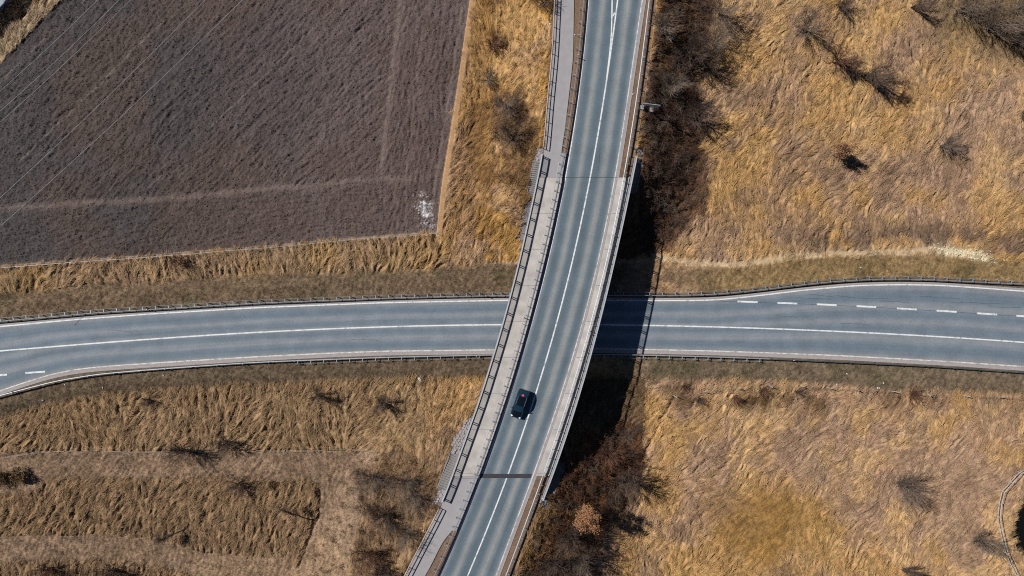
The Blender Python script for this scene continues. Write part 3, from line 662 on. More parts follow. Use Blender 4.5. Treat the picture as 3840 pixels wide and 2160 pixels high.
# ------------------------------------------------------------------ guardrails
WB = [(0.0, 0.43), (0.05, 0.46), (0.05, 0.51), (0.0, 0.56), (0.0, 0.61), (0.05, 0.66), (0.05, 0.71), (0.0, 0.74), (-0.025, 0.74), (-0.025, 0.43)]
def post_mesh(arm, hgt, top, m):
    b = MB(); b.box((arm, 0, hgt/2), (0.10, 0.07, hgt)); b.box((arm/2, 0, top-0.06), (max(arm-0.06, 0.05), 0.08, 0.10)); return b.mesh('post', m)
PM = {}
def guardrail(pts, side, label, spacing, arm=0.42, m=None, rear=True, beam_k=1.0, skip=None):
    """side +1: posts stand to the right of travel"""
    m = m or M_zinc
    pts = resample(pts, 1.0); root = thing('guardrail', label, 'guardrail', pts[0])
    pr = [(-side*a*1.2, b) for a, b in WB]
    part('beam', MB().sweep(pts, pr).mesh('beam', m), root)
    d = np.concatenate([[0], np.cumsum(np.linalg.norm(np.diff(pts[:, :2], axis=0), axis=1))])
    key = (arm, m.name)
    if key not in PM: PM[key] = post_mesh(arm, 0.74, 0.72, m)
    s = 0.4
    while s < d[-1]:
        p = np.array([np.interp(s, d, pts[:, i]) for i in range(3)]); q = np.array([np.interp(s+0.3, d, pts[:, i]) for i in range(3)])
        t = q-p if s+0.3 < d[-1] else p-np.array([np.interp(s-0.3, d, pts[:, i]) for i in range(3)])
        ang = math.atan2(t[1], t[0])-side*math.pi/2
        part('post', PM[key], root, p, ang)
        s += spacing(p) if callable(spacing) else spacing
    if rear:
        rr = [(side*(arm+0.02), 0.66), (side*(arm+0.045), 0.66), (side*(arm+0.045), 0.70), (side*(arm+0.02), 0.70)]
        segs = [pts] if rear is True else [pts[[rear[0] <= q[1] <= rear[1] for q in pts]], pts[[rear[2] <= q[1] <= rear[3] for q in pts]]]
        for sg_ in segs: part('rear_rail', MB().sweep(sg_, rr).mesh('rear_rail', M_zincd), root)
    return root, pts
nearb = lambda p: 1.333 if -5 < p[0] < 17 else 2.0
guardrail(lower(V_gN, -140, 1915, 0.02), -1, 'guardrail on the north verge of the lower road, left of the bridge', nearb, arm=0.45)
guardrail(lower(V_gN, 1940, 3990, 0.02), -1, 'guardrail bulging outward along the slip lane, north side, right of the bridge', nearb, arm=0.45)
guardrail(lower(V_gS, -140, 1110, 0.02), 1, 'guardrail curving along the widening south edge of the lower road at far left', 4.0, arm=0.12, rear=False)
guardrail(lower(V_gS, 1112, 2880, 0.02), 1, 'guardrail with protruding posts on the south verge passing below the bridge', nearb, arm=0.45)
guardrail(lower(V_gS, 2882, 3990, 0.02), 1, 'dark grey-green guardrail on the south verge at far right', 4.0, arm=0.10, m=M_green, rear=False)
upm = lambda p: 2.0 if (p[1] > 25 or p[1] < -36) else 1.333
def goff(v): return 0.12 if 665 < v < 1785 else -0.02
def gline(f, v0, v1):
    return [PD(float(f(v)), float(v), goff(v)) for v in np.linspace(v0, v1, int((v1-v0)/12))]
gw, gwp = guardrail(gline(U_guardW, -120, 2260), 1, 'long galvanised guardrail between the footpath and the west side of the upper road', upm, arm=0.42, rear=(17.5, 99, -99, -35))
ge, gep = guardrail(gline(U_guardE, -120, 2260), -1, 'long galvanised guardrail on the east side of the upper road', upm, arm=0.42, rear=(17.5, 99, -99, -29), m=M_zince)
# hand rail behind the west guardrail on the bridge
hr = [PD(float(U_guardW(v))-12, float(v), goff(v)) for v in np.linspace(612, 1775, 90)]
part('handrail', MB().tube([(a, b, c+1.0) for a, b, c in hr], 0.045, 5).mesh('handrail', M_rail), gw)
part('handrail', MB().tube([(a, b, c+0.55) for a, b, c in hr], 0.03, 5).mesh('handrail', M_zinc), gw)

# ------------------------------------------------------------------ railings
def bridge_railing(f, v0, v1, label, dz=0.2):
    pts = resample(upper(f, v0, v1, dz), 0.5); root = thing('bridge_railing', label, 'railing', pts[0])
    part('top_rail', MB().sweep(pts, [(-0.08, 0.93), (-0.08, 1.07), (0.08, 1.07), (0.08, 0.93)]).mesh('top_rail', M_rail), root)
    part('bottom_rail', MB().sweep(pts, [(-0.03, 0.06), (-0.03, 0.16), (0.03, 0.16), (0.03, 0.06)]).mesh('bottom_rail', M_zincd), root)
    d = np.concatenate([[0], np.cumsum(np.linalg.norm(np.diff(pts[:, :2], axis=0), axis=1))])
    n = int(round(d[-1]/2.36)); pm_ = MB().box((0, 0, 0.5), (0.12, 0.08, 1.0)).mesh('post', M_zincd)
    at = lambda s: np.array([np.interp(s, d, pts[:, i]) for i in range(3)])
    for k in range(n+1):
        s = d[-1]*k/n
        for e in ((-0.11, 0.11) if 0 < k < n else ((0.05, 0.27) if k == 0 else (-0.27, -0.05))):
            p = at(s+e); q = at(min(s+e+0.2, d[-1])); o = at(max(s+e-0.2, 0)); t = q-o
            part('post', pm_, root, p, math.atan2(t[1], t[0]))
        if k < n:
            b = MB(); s0, s1 = s+0.2, d[-1]*(k+1)/n-0.2
            for j in range(19):
                p = at(s0+(s1-s0)*j/18); b.box((p[0], p[1], p[2]+0.55), (0.022, 0.022, 0.88))
            part('baluster_panel', b.mesh('baluster_panel', M_zincd), root)
    return root
bridge_railing(U_railW, 582, 1876, 'pale steel railing along the west edge of the bridge beside the footpath')
bridge_railing(U_edgeE, 590, 1870, 'pale steel railing along the east edge of the bridge deck')
def ramp_railing(f, v0, v1, label):
    pts = resample(upper(f, v0, v1, -0.02), 1.0); root = thing('ramp_railing', label, 'railing', pts[0])
    part('top_rail', MB().tube([(a, b, c+1.05) for a, b, c in pts], 0.065, 6).mesh('top_rail', M_railr), root)
    part('middle_rail', MB().tube([(a, b, c+0.55) for a, b, c in pts], 0.055, 6).mesh('middle_rail', M_railr), root)
    pm_ = MB().tube([(0, 0, 0), (0, 0, 1.05)], 0.055, 6).mesh('post', M_railr)
    pp = resample(pts, 2.0)
    for p in pp: part('post', pm_, root, p)
ramp_railing(U_railW, -100, 557, 'two-bar railing beside the footpath north of the bridge')
ramp_railing(U_railW, 1903, 2260, 'two-bar railing beside the footpath south of the bridge')

# ------------------------------------------------------------------ slope stairs and paving beside the bridge
def stairs(a, b, n, w, label, zoff=0.12, stringer=True):
    A, B = PG(*a), PG(*b); root = thing('stone_stairs', label, 'stairs', A)
    d = B-A; L = math.hypot(d[0], d[1]); ang = math.atan2(d[1], d[0]); t = np.array([d[0]/L, d[1]/L]); nrm = np.array([-t[1], t[0]])
    run = L/n; sm = MB().box((0, 0, -0.16), (run*1.15, w, 0.32)).mesh('step', M_concd)
    zs = A[2]+zoff; ze = max(B[2]+zoff, zs-n*0.21)
    for k in range(n):
        s = (k+0.5)*run; part('step', sm, root, (A[0]+t[0]*s, A[1]+t[1]*s, zs+(ze-zs)*k/(n-1)), ang+random.uniform(-.01, .01))
    if stringer:
        for sd in (1, -1):
            q0 = (A[0]+nrm[0]*sd*(w/2+0.06), A[1]+nrm[1]*sd*(w/2+0.06), zs+0.02); q1 = (q0[0]+d[0], q0[1]+d[1], ze+0.02)
            part('stringer', MB().sweep([q0, q1], [(-0.05, -0.4), (-0.05, 0.06), (0.05, 0.06), (0.05, -0.4)]).mesh('stringer', M_concg), root)
    return root
stairs((2014, 604), (1989, 734), 17, 1.0, 'concrete slope stairs with seventeen steps west of the bridge at its north end')
stairs((1655, 1840), (1706, 1702), 16, 1.3, 'concrete slope stairs with sixteen steps west of the bridge at its south end')
stairs((2398, 608), (2372, 720), 14, 0.9, 'shaded concrete slope stairs below the east railing at the north end')
stairs((2066, 1846), (2106, 1740), 14, 0.95, 'shaded concrete slope stairs below the east railing at the south end')
def paving(poly, label, nstone=0.42, dz=0.10):
    """irregular stones laid on the slope inside a photo-space outline"""
    us = [p[0] for p in poly]; vs = [p[1] for p in poly]; c = PG(sum(us)/len(us), sum(vs)/len(vs)); root = thing('stone_paving', label, 'paving', c)
    bedv = [PG(u, v, 0.03) for u, v in poly]
    step = nstone*24.5; k = 0; stones = MB(); protos = []
    for s in range(5):
        n = 7; r = random.Random(s); ang = [2*math.pi*i/n+r.uniform(-.25, .25) for i in range(n)]; rad = [nstone*0.56*r.uniform(.9, 1.1) for _ in range(n)]
        v = [(rad[i]*math.cos(ang[i]), rad[i]*math.sin(ang[i]), -0.15) for i in range(n)]+[(rad[i]*.9*math.cos(ang[i]), rad[i]*.9*math.sin(ang[i]), 0.04) for i in range(n)]
        f = [tuple(range(n, 2*n))]+[(i, (i+1) % n, n+(i+1) % n, n+i) for i in range(n)]
        protos.append(mesh('stone', v, f, M_stone))
    def inside(u, v):
        ins = False
        for i in range(len(poly)):
            ax, ay = poly[i]; bx, by = poly[(i+1) % len(poly)]
            if (ay > v) != (by > v) and u < (bx-ax)*(v-ay)/(by-ay)+ax: ins = not ins
        return ins
    v = min(vs); row = 0
    while v < max(vs):
        u = min(us)+(row % 2)*step/2
        while u < max(us):
            if inside(u, v):
                p = PG(u+random.uniform(-1.5, 1.5), v+random.uniform(-1.5, 1.5)); p[2] = float(sample(T0, p[0], p[1]))-0.03+random.uniform(-.02, .02)
                gx_, gy_ = float(sample(gxx, p[0], p[1])), float(sample(gyy, p[0], p[1]))
                o = part('stone', protos[k % 5], root, p, rot=(math.atan(gy_), -math.atan(gx_), random.uniform(0, 0.6))); k += 1
            u += step
        v += step*0.88; row += 1
    return root
paving(PAVE['nw_top'], 'stone paved landing at the top of the north west slope stairs')
paving(PAVE['nw'], 'strip of stone paving on the slope below the north west stairs')
paving(PAVE['sw'], 'strip of stone paving on the slope above the south west stairs')
paving(PAVE['sw_foot'], 'stone paved landing at the foot end of the south west stairs')
paving(PAVE['ne'], 'gravelly stone landing beside the east guardrail north of the bridge')
paving(PAVE['se'], 'grey stone landing at the end of the east railing south of the bridge')

# ------------------------------------------------------------------ road sign seen edge-on, delineators, cables, litter
sg = PD(2440, 392, -0.1); sg[2] = Tz(sg[0], sg[1])
s_root = thing('road_sign', 'long grey road sign panel seen edge-on beside the northern ramp', 'road sign', sg)
A_, B_ = P(2411, 390, sg[2]+2.6), P(2474, 398, sg[2]+2.6); sang = math.atan2(B_[1]-A_[1], B_[0]-A_[0]); mid = (A_+B_)/2; sl = math.hypot(B_[0]-A_[0], B_[1]-A_[1])
part('panel', MB().box((0, 0, 0), (sl, 0.06, 0.95)).mesh('panel', M_rail), s_root, mid, sang)
part('panel_frame', MB().box((0, 0.045, 0.3), (sl, 0.03, 0.05)).box((0, 0.045, -0.3), (sl, 0.03, 0.05)).mesh('panel_frame', M_zincd), s_root, mid, sang)
for t_ in (-0.42, 0.22):
    q = mid+np.array([math.cos(sang), math.sin(sang), 0])*sl*t_; gz = Tz(q[0], q[1])
    part('post', MB().tube([(0, 0, gz-q[2]), (0, 0, 0.4)], 0.05, 8).mesh('post', M_zincd), s_root, (q[0], q[1]+0.09, q[2]))
    part('footing', MB().box((0, 0, 0), (0.5, 0.6, 0.45)).mesh('footing', M_concg), s_root, (q[0], q[1]+0.02, gz+0.1), sang)
def delineator(pos, label):
    r = thing('delineator_post', label, 'delineator', pos)
    part('post', MB().box((0, 0, 0.5), (0.14, 0.10, 1.0), taper=0.85).mesh('post', M_white), r, pos)
    part('black_band', MB().box((0, 0, 0.8), (0.135, 0.095, 0.16)).mesh('black_band', mat('black_band', C(20, 20, 22), 0.5)), r, pos)
for u, v, k, lb in ((2166, 214, 0, 'white delineator post on the west guardrail north of the bridge'), (2410, 222, 0, 'white delineator post behind the east guardrail north of the bridge'),
    (2209, 1240, 0, 'white delineator post on the east guardrail in the middle of the bridge'), (2033, 1862, 0, 'thick white marker post at the end of the east bridge railing'),
    (1962, 1190, 0, 'small white delineator post on the west guardrail above the lower road'),
    (60, 1467, 1, 'white delineator post in the bottom left guardrail near the frame edge'), (628, 1381, 1, 'white delineator post in the south guardrail left of the bridge'),
    (562, 1160, 1, 'white delineator post in the north guardrail at far left'), (1823, 1109, 1, 'white delineator post in the north guardrail just left of the bridge'),
    (1788, 1333, 1, 'white delineator post in the south guardrail just left of the bridge'), (2968, 1349, 1, 'white delineator post in the dark guardrail at far right')):
    delineator(PD(u, v, 0.12) if k == 0 else P(u, v, 0.02), lb)
# overhead cables crossing the field
for (a, b, lb) in (((-260, 989), (1000, -225), 'outer overhead cable crossing the ploughed field, first from the lower left'), ((-260, 1087), (1040, -118), 'overhead cable nearest the field middle'),
    ((-260, 576), (640, -268), 'upper left overhead cable closest to the pale grass strip'), ((-260, 652), (700, -245), 'middle one of the three upper left overhead cables'), ((-260, 695), (760, -262), 'lowest of the three overhead cables at upper left')):
    A1, B1 = P(a[0], a[1], 11.7), P(b[0], b[1], 11.7)
    pts = [A1+(B1-A1)*t+np.array([0, 0, -1.2*(1-(2*t-1)**2)+0.6]) for t in np.linspace(0, 1, 25)]
    o = link('overhead_cable', MB().tube(pts, 0.026, 5).mesh('overhead_cable', M_alu)); tag(o, lb, 'cable', 'overhead power cables')
b0 = PG(1575, 1425, 0.10)
o = link('white_board', MB().box((0, 0, 0), (0.85, 0.28, 0.06)).mesh('white_board', M_white)); o.location = b0; o.rotation_euler = (0.05, 0.1, R(-62)); tag(o, 'white board lying at the edge of the mown south verge', 'board')
bits = [(2064,46),(2019,67),(2046,92),(2062,90),(2156,131),(2373,353),(1589,1989),(1486,2074),(1643,1844),(3176,1402),(3178,1337),(3291,1455),(3313,1437),(3298,1455),(3138,1441),(2575,995),(3283,942),(3227,1003),(613,1407),(244,1442),(386,1454),(161,1501),(1233,1360),(1550,1419),(2494,1503),(2703,1452),(2450,1431),(3606,1473)]
lm = []
for s in range(3):
    r = random.Random(s); b = MB(); b.box((0, 0, 0.03), (0.22*r.uniform(.7, 1.2), 0.16, 0.06), taper=0.6); lm.append(b.mesh('litter_scrap', M_white))
for i, (u, v) in enumerate(bits):
    p = PG(u, v, 0.04)
    o = link('litter_scrap', lm[i % 3]); o.location = p; o.rotation_euler = (random.uniform(-.3, .3), random.uniform(-.3, .3), random.uniform(0, 3)); where = 'beside the northern footpath' if (u < 2200 and v < 200) else 'at the lower left thicket' if (u < 1700 and v > 1700) else 'on the verge below the slip lane and dark guardrail' if (u > 2690 and v > 1300) else 'on the verge above the slip lane' if v > 900 and v < 1010 else 'in the grass south of the lower road at left' if u < 1600 else 'near the bridge at its south east side' if v > 1400 else 'beside the east guardrail north of the bridge'
    tag(o, 'small white scrap of litter '+where, 'litter', 'scraps of white litter '+where)

# ------------------------------------------------------------------ fences
def post_wire_fence(name, pts, label, hgt, r, wires, pitch=None, m=M_wood, railm=M_wire, wr=0.012, jitter=0.06):
    base = [PG(u, v, -0.05) for u, v in pts]
    if pitch: base = [np.array([q[0], q[1], Tz(q[0], q[1])-0.05]) for q in resample(base, pitch)]
    root = thing(name, label, 'fence', base[0]); tops = []
    pmz = MB().tube([(0, 0, 0), (0, 0, hgt)], r, 6, r2=r*0.85).mesh('post', m)
    for p in base:
        ax, ay = random.uniform(-jitter, jitter), random.uniform(-jitter, jitter)
        part('post', pmz, root, p, rot=(ax, ay, 0)); tops.append(Matrix.Rotation(ay, 3, 'Y') @ Matrix.Rotation(ax, 3, 'X') @ Vector((0, 0, 1)))
    for h in wires:
        part('wire' if wr < 0.03 else 'rail', MB().tube([Vector([float(a) for a in p])+t*h for p, t in zip(base, tops)], wr, 5).mesh('wire' if wr < 0.03 else 'rail', railm), root)
    return root
post_wire_fence('wire_fence', [(2487,1557),(2526,1483),(2636,1470),(2766,1456),(2880,1443),(3003,1450),(3104,1454),(3208,1460),(3342,1468),(3476,1474),(3611,1482),(3741,1490),(3870,1500)], 'low wire fence on leaning grey posts below the south verge, right of the bridge', 1.5, 0.075, (1.3, 0.8), jitter=0.2)
post_wire_fence('wire_fence', [(-60,1012),(0,1007),(298,983),(559,966),(820,945),(960,936),(1184,914),(1407,895),(1560,884),(1640,878)], 'thin wire fence on short stakes along the bottom edge of the ploughed field', 0.9, 0.035, (0.85,), pitch=4.6, wr=0.022, railm=M_rail, jitter=0.1)
post_wire_fence('wire_fence', [(1795,-40),(1779,60),(1758,190),(1742,310),(1722,450),(1700,600),(1683,720),(1672,800)], 'thin wire fence on short stakes along the right edge of the ploughed field', 0.9, 0.035, (0.85,), pitch=4.6, wr=0.015, jitter=0.1)
post_wire_fence('paddock_fence', [(3900,1742),(3840,1757),(3812,1768),(3780,1802),(3748,1838),(3738,1884),(3732,1932),(3740,1978),(3752,2030),(3763,2068),(3780,2112),(3800,2150),(3830,2200)], 'round wooden rail fence beside the pond at the lower right frame edge', 1.3, 0.06, (1.2, 0.65), m=M_wood, railm=M_wood, wr=0.045, jitter=0.05)
# fallen fence line in the south west
post_wire_fence('collapsed_fence', [(11,1713),(80,1697),(142,1690),(261,1692),(420,1694),(559,1692),(708,1691),(830,1690),(960,1689),(1120,1686),(1258,1685),(1340,1690),(1415,1698)], 'sagging old wire fence along the top of the mown strip at lower left', 0.9, 0.05, (0.5, 0.25), pitch=5.0, wr=0.022, railm=M_wire, jitter=0.6)

# ------------------------------------------------------------------ scattered vegetation and clods (geometry nodes, one object each)
def blade_lock(seed, n, L, w, spread, lift, fan):
    r = random.Random(seed); v = []; f = []
    for _ in range(n):
        x0, y0 = r.uniform(-spread, spread), r.uniform(-spread, spread); a = r.gauss(0, fan); l = L*r.uniform(.6, 1.15); ww = w*r.uniform(.7, 1.3); h = lift*r.uniform(.5, 1.2)
        ca, sa = math.cos(a), math.sin(a); bend = r.uniform(-.25, .25); k = len(v)
        for i, (t, zz) in enumerate(((0, 0), (.35, .75), (.7, 1.0), (1.0, .55))):
            px, py = x0+ca*l*t-sa*bend*l*t*t, y0+sa*l*t+ca*bend*l*t*t; wi = ww*(1, .9, .6, .12)[i]
            v += [(px-sa*wi/2, py+ca*wi/2, zz*h), (px+sa*wi/2, py-ca*wi/2, zz*h+0.01)]
        for i in range(3): f.append((k+2*i, k+2*i+1, k+2*i+3, k+2*i+2))
    return mesh('blade_lock', v, f, M_blade)
def tuft(seed, n, hgt, w, spread):
    r = random.Random(seed); v = []; f = []
    for _ in range(n):
        a = r.uniform(0, 6.28); l = hgt*r.uniform(.5, 1.2); rr = spread*math.sqrt(r.random()); b0_ = r.uniform(0, 6.28); ln = r.uniform(.3, 1.0)*l
        x0, y0 = rr*math.cos(b0_), rr*math.sin(b0_); ca, sa = math.cos(a), math.sin(a); k = len(v)
        for t, z, wi in ((0, 0, w), (.5, .7, w*.8), (1, .9, w*.15)):
            px, py = x0+ca*ln*t, y0+sa*ln*t; v += [(px-sa*wi/2, py+ca*wi/2, z*l), (px+sa*wi/2, py-ca*wi/2, z*l)]
        for i in range(2): f.append((k+2*i, k+2*i+1, k+2*i+3, k+2*i+2))
    return mesh('tuft', v, f, M_blade)
def clodm(seed, m):
    bm = bmesh.new(); bmesh.ops.create_icosphere(bm, subdivisions=1, radius=1); r = random.Random(seed)
    for v in bm.verts: v.co *= r.uniform(.65, 1.15); v.co.z *= 0.7
    me = bpy.data.meshes.new('clod'); bm.to_mesh(me); bm.free(); me.materials.append(m); return me
def bramble(seed, n=22, rad=0.9, m=None):
    r = random.Random(seed); b = MB()
    for _ in range(n):
        a = r.uniform(0, 6.28); l = rad*r.uniform(.6, 1.3); h = r.uniform(.3, .9)*rad*1.1; a2 = a+r.uniform(-.6, .6)
        p0 = (r.uniform(-.25, .25), r.uniform(-.25, .25), -0.05); p1 = (p0[0]+math.cos(a)*l*.4, p0[1]+math.sin(a)*l*.4, h); p2 = (p1[0]+math.cos(a2)*l*.6, p1[1]+math.sin(a2)*l*.6, h*r.uniform(.4, 1.1))
        b.tube([p0, p1, p2], 0.016, 3, r2=0.005, cap=False)
        for _ in range(4):
            t = r.random(); q = [p1[i]+(p2[i]-p1[i])*t for i in range(3)]; a3 = r.uniform(0, 6.28); e = l*r.uniform(.15, .4)
            b.tube([q, (q[0]+math.cos(a3)*e, q[1]+math.sin(a3)*e, q[2]+r.uniform(-.1, .25))], 0.007, 3, r2=0.004, cap=False)
    return b.mesh('bramble', m)
def scatter(name, protos, pts, rots, scales, tints, label=None, cat=None):
    cn = bpy.data.collections.new(name+'_source')
    for i, me in enumerate(protos):
        o = bpy.data.objects.new('%s_piece' % name, me); cn.objects.link(o)
    me = bpy.data.meshes.new(name); n = len(pts); me.vertices.add(n); me.vertices.foreach_set('co', np.asarray(pts, np.float32).ravel())
    for an, ty, da, key in (('rot', 'FLOAT_VECTOR', rots, 'vector'), ('scl', 'FLOAT_VECTOR', scales, 'vector'), ('tint', 'FLOAT_COLOR', tints, 'color')):
        a = me.attributes.new(an, ty, 'POINT'); a.data.foreach_set(key, np.asarray(da, np.float32).ravel())
    a = me.attributes.new('pick', 'INT', 'POINT'); a.data.foreach_set('value', RNG.integers(0, len(protos), n).astype(np.int32))
    o = link(name, me); o['kind'] = 'stuff'
    if label: tag(o, label, cat)
    ng = bpy.data.node_groups.new(name, 'GeometryNodeTree')
    ng.interface.new_socket('Geometry', in_out='INPUT', socket_type='NodeSocketGeometry'); ng.interface.new_socket('Geometry', in_out='OUTPUT', socket_type='NodeSocketGeometry')
    N = ng.nodes; gi = N.new('NodeGroupInput'); go = N.new('NodeGroupOutput'); ip = N.new('GeometryNodeInstanceOnPoints'); ci = N.new('GeometryNodeCollectionInfo')
    ci.inputs['Collection'].default_value = cn; ci.inputs['Separate Children'].default_value = True; ci.inputs['Reset Children'].default_value = True
    ip.inputs['Pick Instance'].default_value = True
    def na(nm, ty): q = N.new('GeometryNodeInputNamedAttribute'); q.data_type = ty; q.inputs['Name'].default_value = nm; return q.outputs['Attribute']
    Lk = ng.links.new; Lk(gi.outputs[0], ip.inputs['Points']); Lk(ci.outputs[0], ip.inputs['Instance']); Lk(na('pick', 'INT'), ip.inputs['Instance Index'])
    Lk(na('rot', 'FLOAT_VECTOR'), ip.inputs['Rotation']); Lk(na('scl', 'FLOAT_VECTOR'), ip.inputs['Scale']); Lk(ip.outputs[0], go.inputs[0])
    md = o.modifiers.new('scatter', 'NODES'); md.node_group = ng
    return o
def pick(mask, dens, margin=True):
    """random points where mask (0..1) is set; dens per square metre"""
    vis = (np.abs(X) < 86) & (np.abs(Y) < 50)
    pr = np.clip(mask*dens*ST*ST, 0, 1)*vis; sel = RNG.random(X.shape) < pr; j, i = np.nonzero(sel)
    x = gx[i]+RNG.uniform(-ST/2, ST/2, len(i)); y = gy[j]+RNG.uniform(-ST/2, ST/2, len(i)); return i, j, x, y
def do_scatter(name, protos, mask, dens, scl, zo=-0.05, angj=0.25, tcol=None, tj=0.16, tilt=0.12, flow=True, slope=True):
    i, j, x, y = pick(mask, dens); n = len(i); z = T[j, i]+zo
    a = (th[j, i]+RNG.normal(0, angj, n)) if flow else RNG.uniform(0, 6.28, n)
    gxa, gya = (gxx[j, i], gyy[j, i]); down = gxa*np.cos(a)+gya*np.sin(a)
    rots = np.stack([RNG.normal(0, tilt, n), -np.arctan(down)*(1 if slope else 0)+RNG.normal(0, tilt, n), a], 1)
    s = scl*RNG.uniform(.7, 1.3, n); base = col[j, i]/(0.80+0.40*n3[j, i])[:, None] if tcol is None else np.broadcast_to(tcol, (n, 3))
    t = base*(1+RNG.normal(0, tj, n))[:, None]*(1+RNG.normal(0, 0.03, (n, 3)))
    return scatter(name, protos, np.stack([x, y, z], 1), rots, np.stack([s, s, s], 1), np.concatenate([np.clip(t, 0.01, 0.8), np.ones((n, 1))], 1))
locks = [blade_lock(s, 14, 0.95, 0.030, 0.24, 0.15, 0.28) for s in range(6)]
dens = (0.45+0.55*sstep(-1.0, 0.2, L1))*(1-0.8*crack)*(1-0.9*np.clip(ditch, 0, 1))
scr_all = np.clip(NEscrub+SEscrub+TLdark, 0, 1)
do_scatter('lying_dry_grass', locks, tall*dens*(1-0.75*short)*(1-0.6*scr_all)*(1-under), 8.0, 0.9, angj=0.38)
tufts = [tuft(s, 14, 0.16, 0.022, 0.22) for s in range(5)]
do_scatter('short_verge_grass', tufts, np.clip(mownSW+verge+short*tall, 0, 1)*(1-in_road)*(1-under), 9.0, 1.0, zo=-0.01, flow=False, tj=0.26)
btufts = [tuft(s+20, 26, 0.75, 0.035, 0.35) for s in range(5)]
do_scatter('coarse_bank_grass', btufts, np.clip(scr_all*0.9+(SWscrub+NWscrub)*0.5+(onbank > 0.3)*0.25*(1-under)*(dC > 0.4), 0, 1)*(1-in_road)*(1-clear), 2.2, 0.85, flow=False, tj=0.3)
clods = [clodm(s, M_clod) for s in range(5)]
i_, j_, x_, y_ = pick(fieldsoft*(0.35+0.65*sstep(-0.3, 1.0, L1))*(1-0.7*np.clip(ruts, 0, 1)), 24.0); n_ = len(i_)
s_ = np.minimum(RNG.gamma(3.0, 0.010, n_)+0.025, 0.11)
scatter('soil_clods', clods, np.stack([x_, y_, T[j_, i_]+s_*0.2], 1), RNG.uniform(0, 6.28, (n_, 3)), np.stack([s_, s_, s_], 1), np.concatenate([np.clip(col[j_, i_]*(1+RNG.normal(0, .18, n_))[:, None], .01, .8), np.ones((n_, 1))], 1))
brs = [bramble(s, m=M_twigd) for s in range(4)]+[bramble(s+9, m=M_twig) for s in range(3)]+[bramble(30, m=M_twigr)]
do_scatter('bramble_thicket', brs, np.clip(NEscrub*(0.35+0.8*(n2 > 0.50))+SEscrub*(0.25+0.6*(n2 > 0.5))+SWscrub*0.14+NWscrub*0.5+TLdark, 0, 1)*(1-under)*(1-clear), 0.75, 1.0, flow=False)
# pale rubble on the footpath
rb = [clodm(s+40, mat('pale_limestone', C(226, 214, 184), 0.9, noise=(5, 0.2))) for s in range(4)]
i_, j_, x_, y_ = pick(rub+0.9*np.exp(-((U-3680)/40)**2-((V-962)/22)**2)*(n3 > 0.5), 9.0); n_ = len(i_); s_ = RNG.uniform(.05, .22, n_)
scatter('limestone_rubble', rb, np.stack([x_, y_, T[j_, i_]+0.03], 1), RNG.uniform(0, 6.28, (n_, 3)), np.stack([s_, s_, s_*.7], 1), np.ones((n_, 4)))

# ------------------------------------------------------------------ bushes and trees
def shrub_meshes(seed, hgt, rad, nstem, m, twigk=1.0, dirb=None):
    r = random.Random(seed); S = MB(); W = MB()
    for _ in range(nstem):
        a = r.uniform(0, 6.28) if dirb is None else r.gauss(dirb, 0.7); out = rad*r.uniform(.25, 1.0); hh = hgt*(1-0.55*(out/rad)**2)*r.uniform(.75, 1.1)
        p = Vector((r.uniform(-.2, .2), r.uniform(-.2, .2), -0.15)); pts = [p]
        for k in range(1, 6):
            t = k/5; pts.append(Vector((p.x+math.cos(a)*out*t**1.2+r.uniform(-.08, .08), p.y+math.sin(a)*out*t**1.2+r.uniform(-.08, .08), hh*t**0.85)))
            a += r.uniform(-.12, .12)
        S.tube(pts, 0.035, 4, r2=0.010, cap=False)
        for _ in range(int(13*twigk)):
            t = r.uniform(.25, 1.0)*5; i = min(int(t), 4); q = pts[i].lerp(pts[i+1], t-i); b = a+r.gauss(0, 1.0); l = hgt*r.uniform(.16, .42)
            q2 = q+Vector((math.cos(b)*l*.6, math.sin(b)*l*.6, l*r.uniform(.2, .9))); W.tube([q, q2], 0.012, 3, r2=0.006, cap=False)
            for _ in range(4):
                u = r.uniform(.2, 1); w = q.lerp(q2, u); c = b+r.gauss(0, .7); e = l*r.uniform(.3, .6)
                W.tube([w, w+Vector((math.cos(c)*e*.6, math.sin(c)*e*.6, e*r.uniform(.1, .8)))], 0.0075, 3, r2=0.004, cap=False)
    return S.mesh('stem', m), W.mesh('twigs', m)
SHR = {k: shrub_meshes(*a) for k, a in {
    'grey1': (1, 3.6, 2.0, 22, M_twig), 'grey2': (2, 3.0, 1.7, 18, M_twig), 'dark1': (3, 3.2, 1.8, 26, M_twigd), 'dark2': (4, 2.2, 1.5, 20, M_twigd),
    'red1': (5, 2.0, 1.3, 18, M_twigr), 'big': (6, 4.6, 2.6, 30, M_twig), 'leanE': (7, 3.2, 2.2, 18, M_twigd, 1.0, -0.7), 'thin': (8, 4.0, 1.2, 7, M_twigd)}.items()}
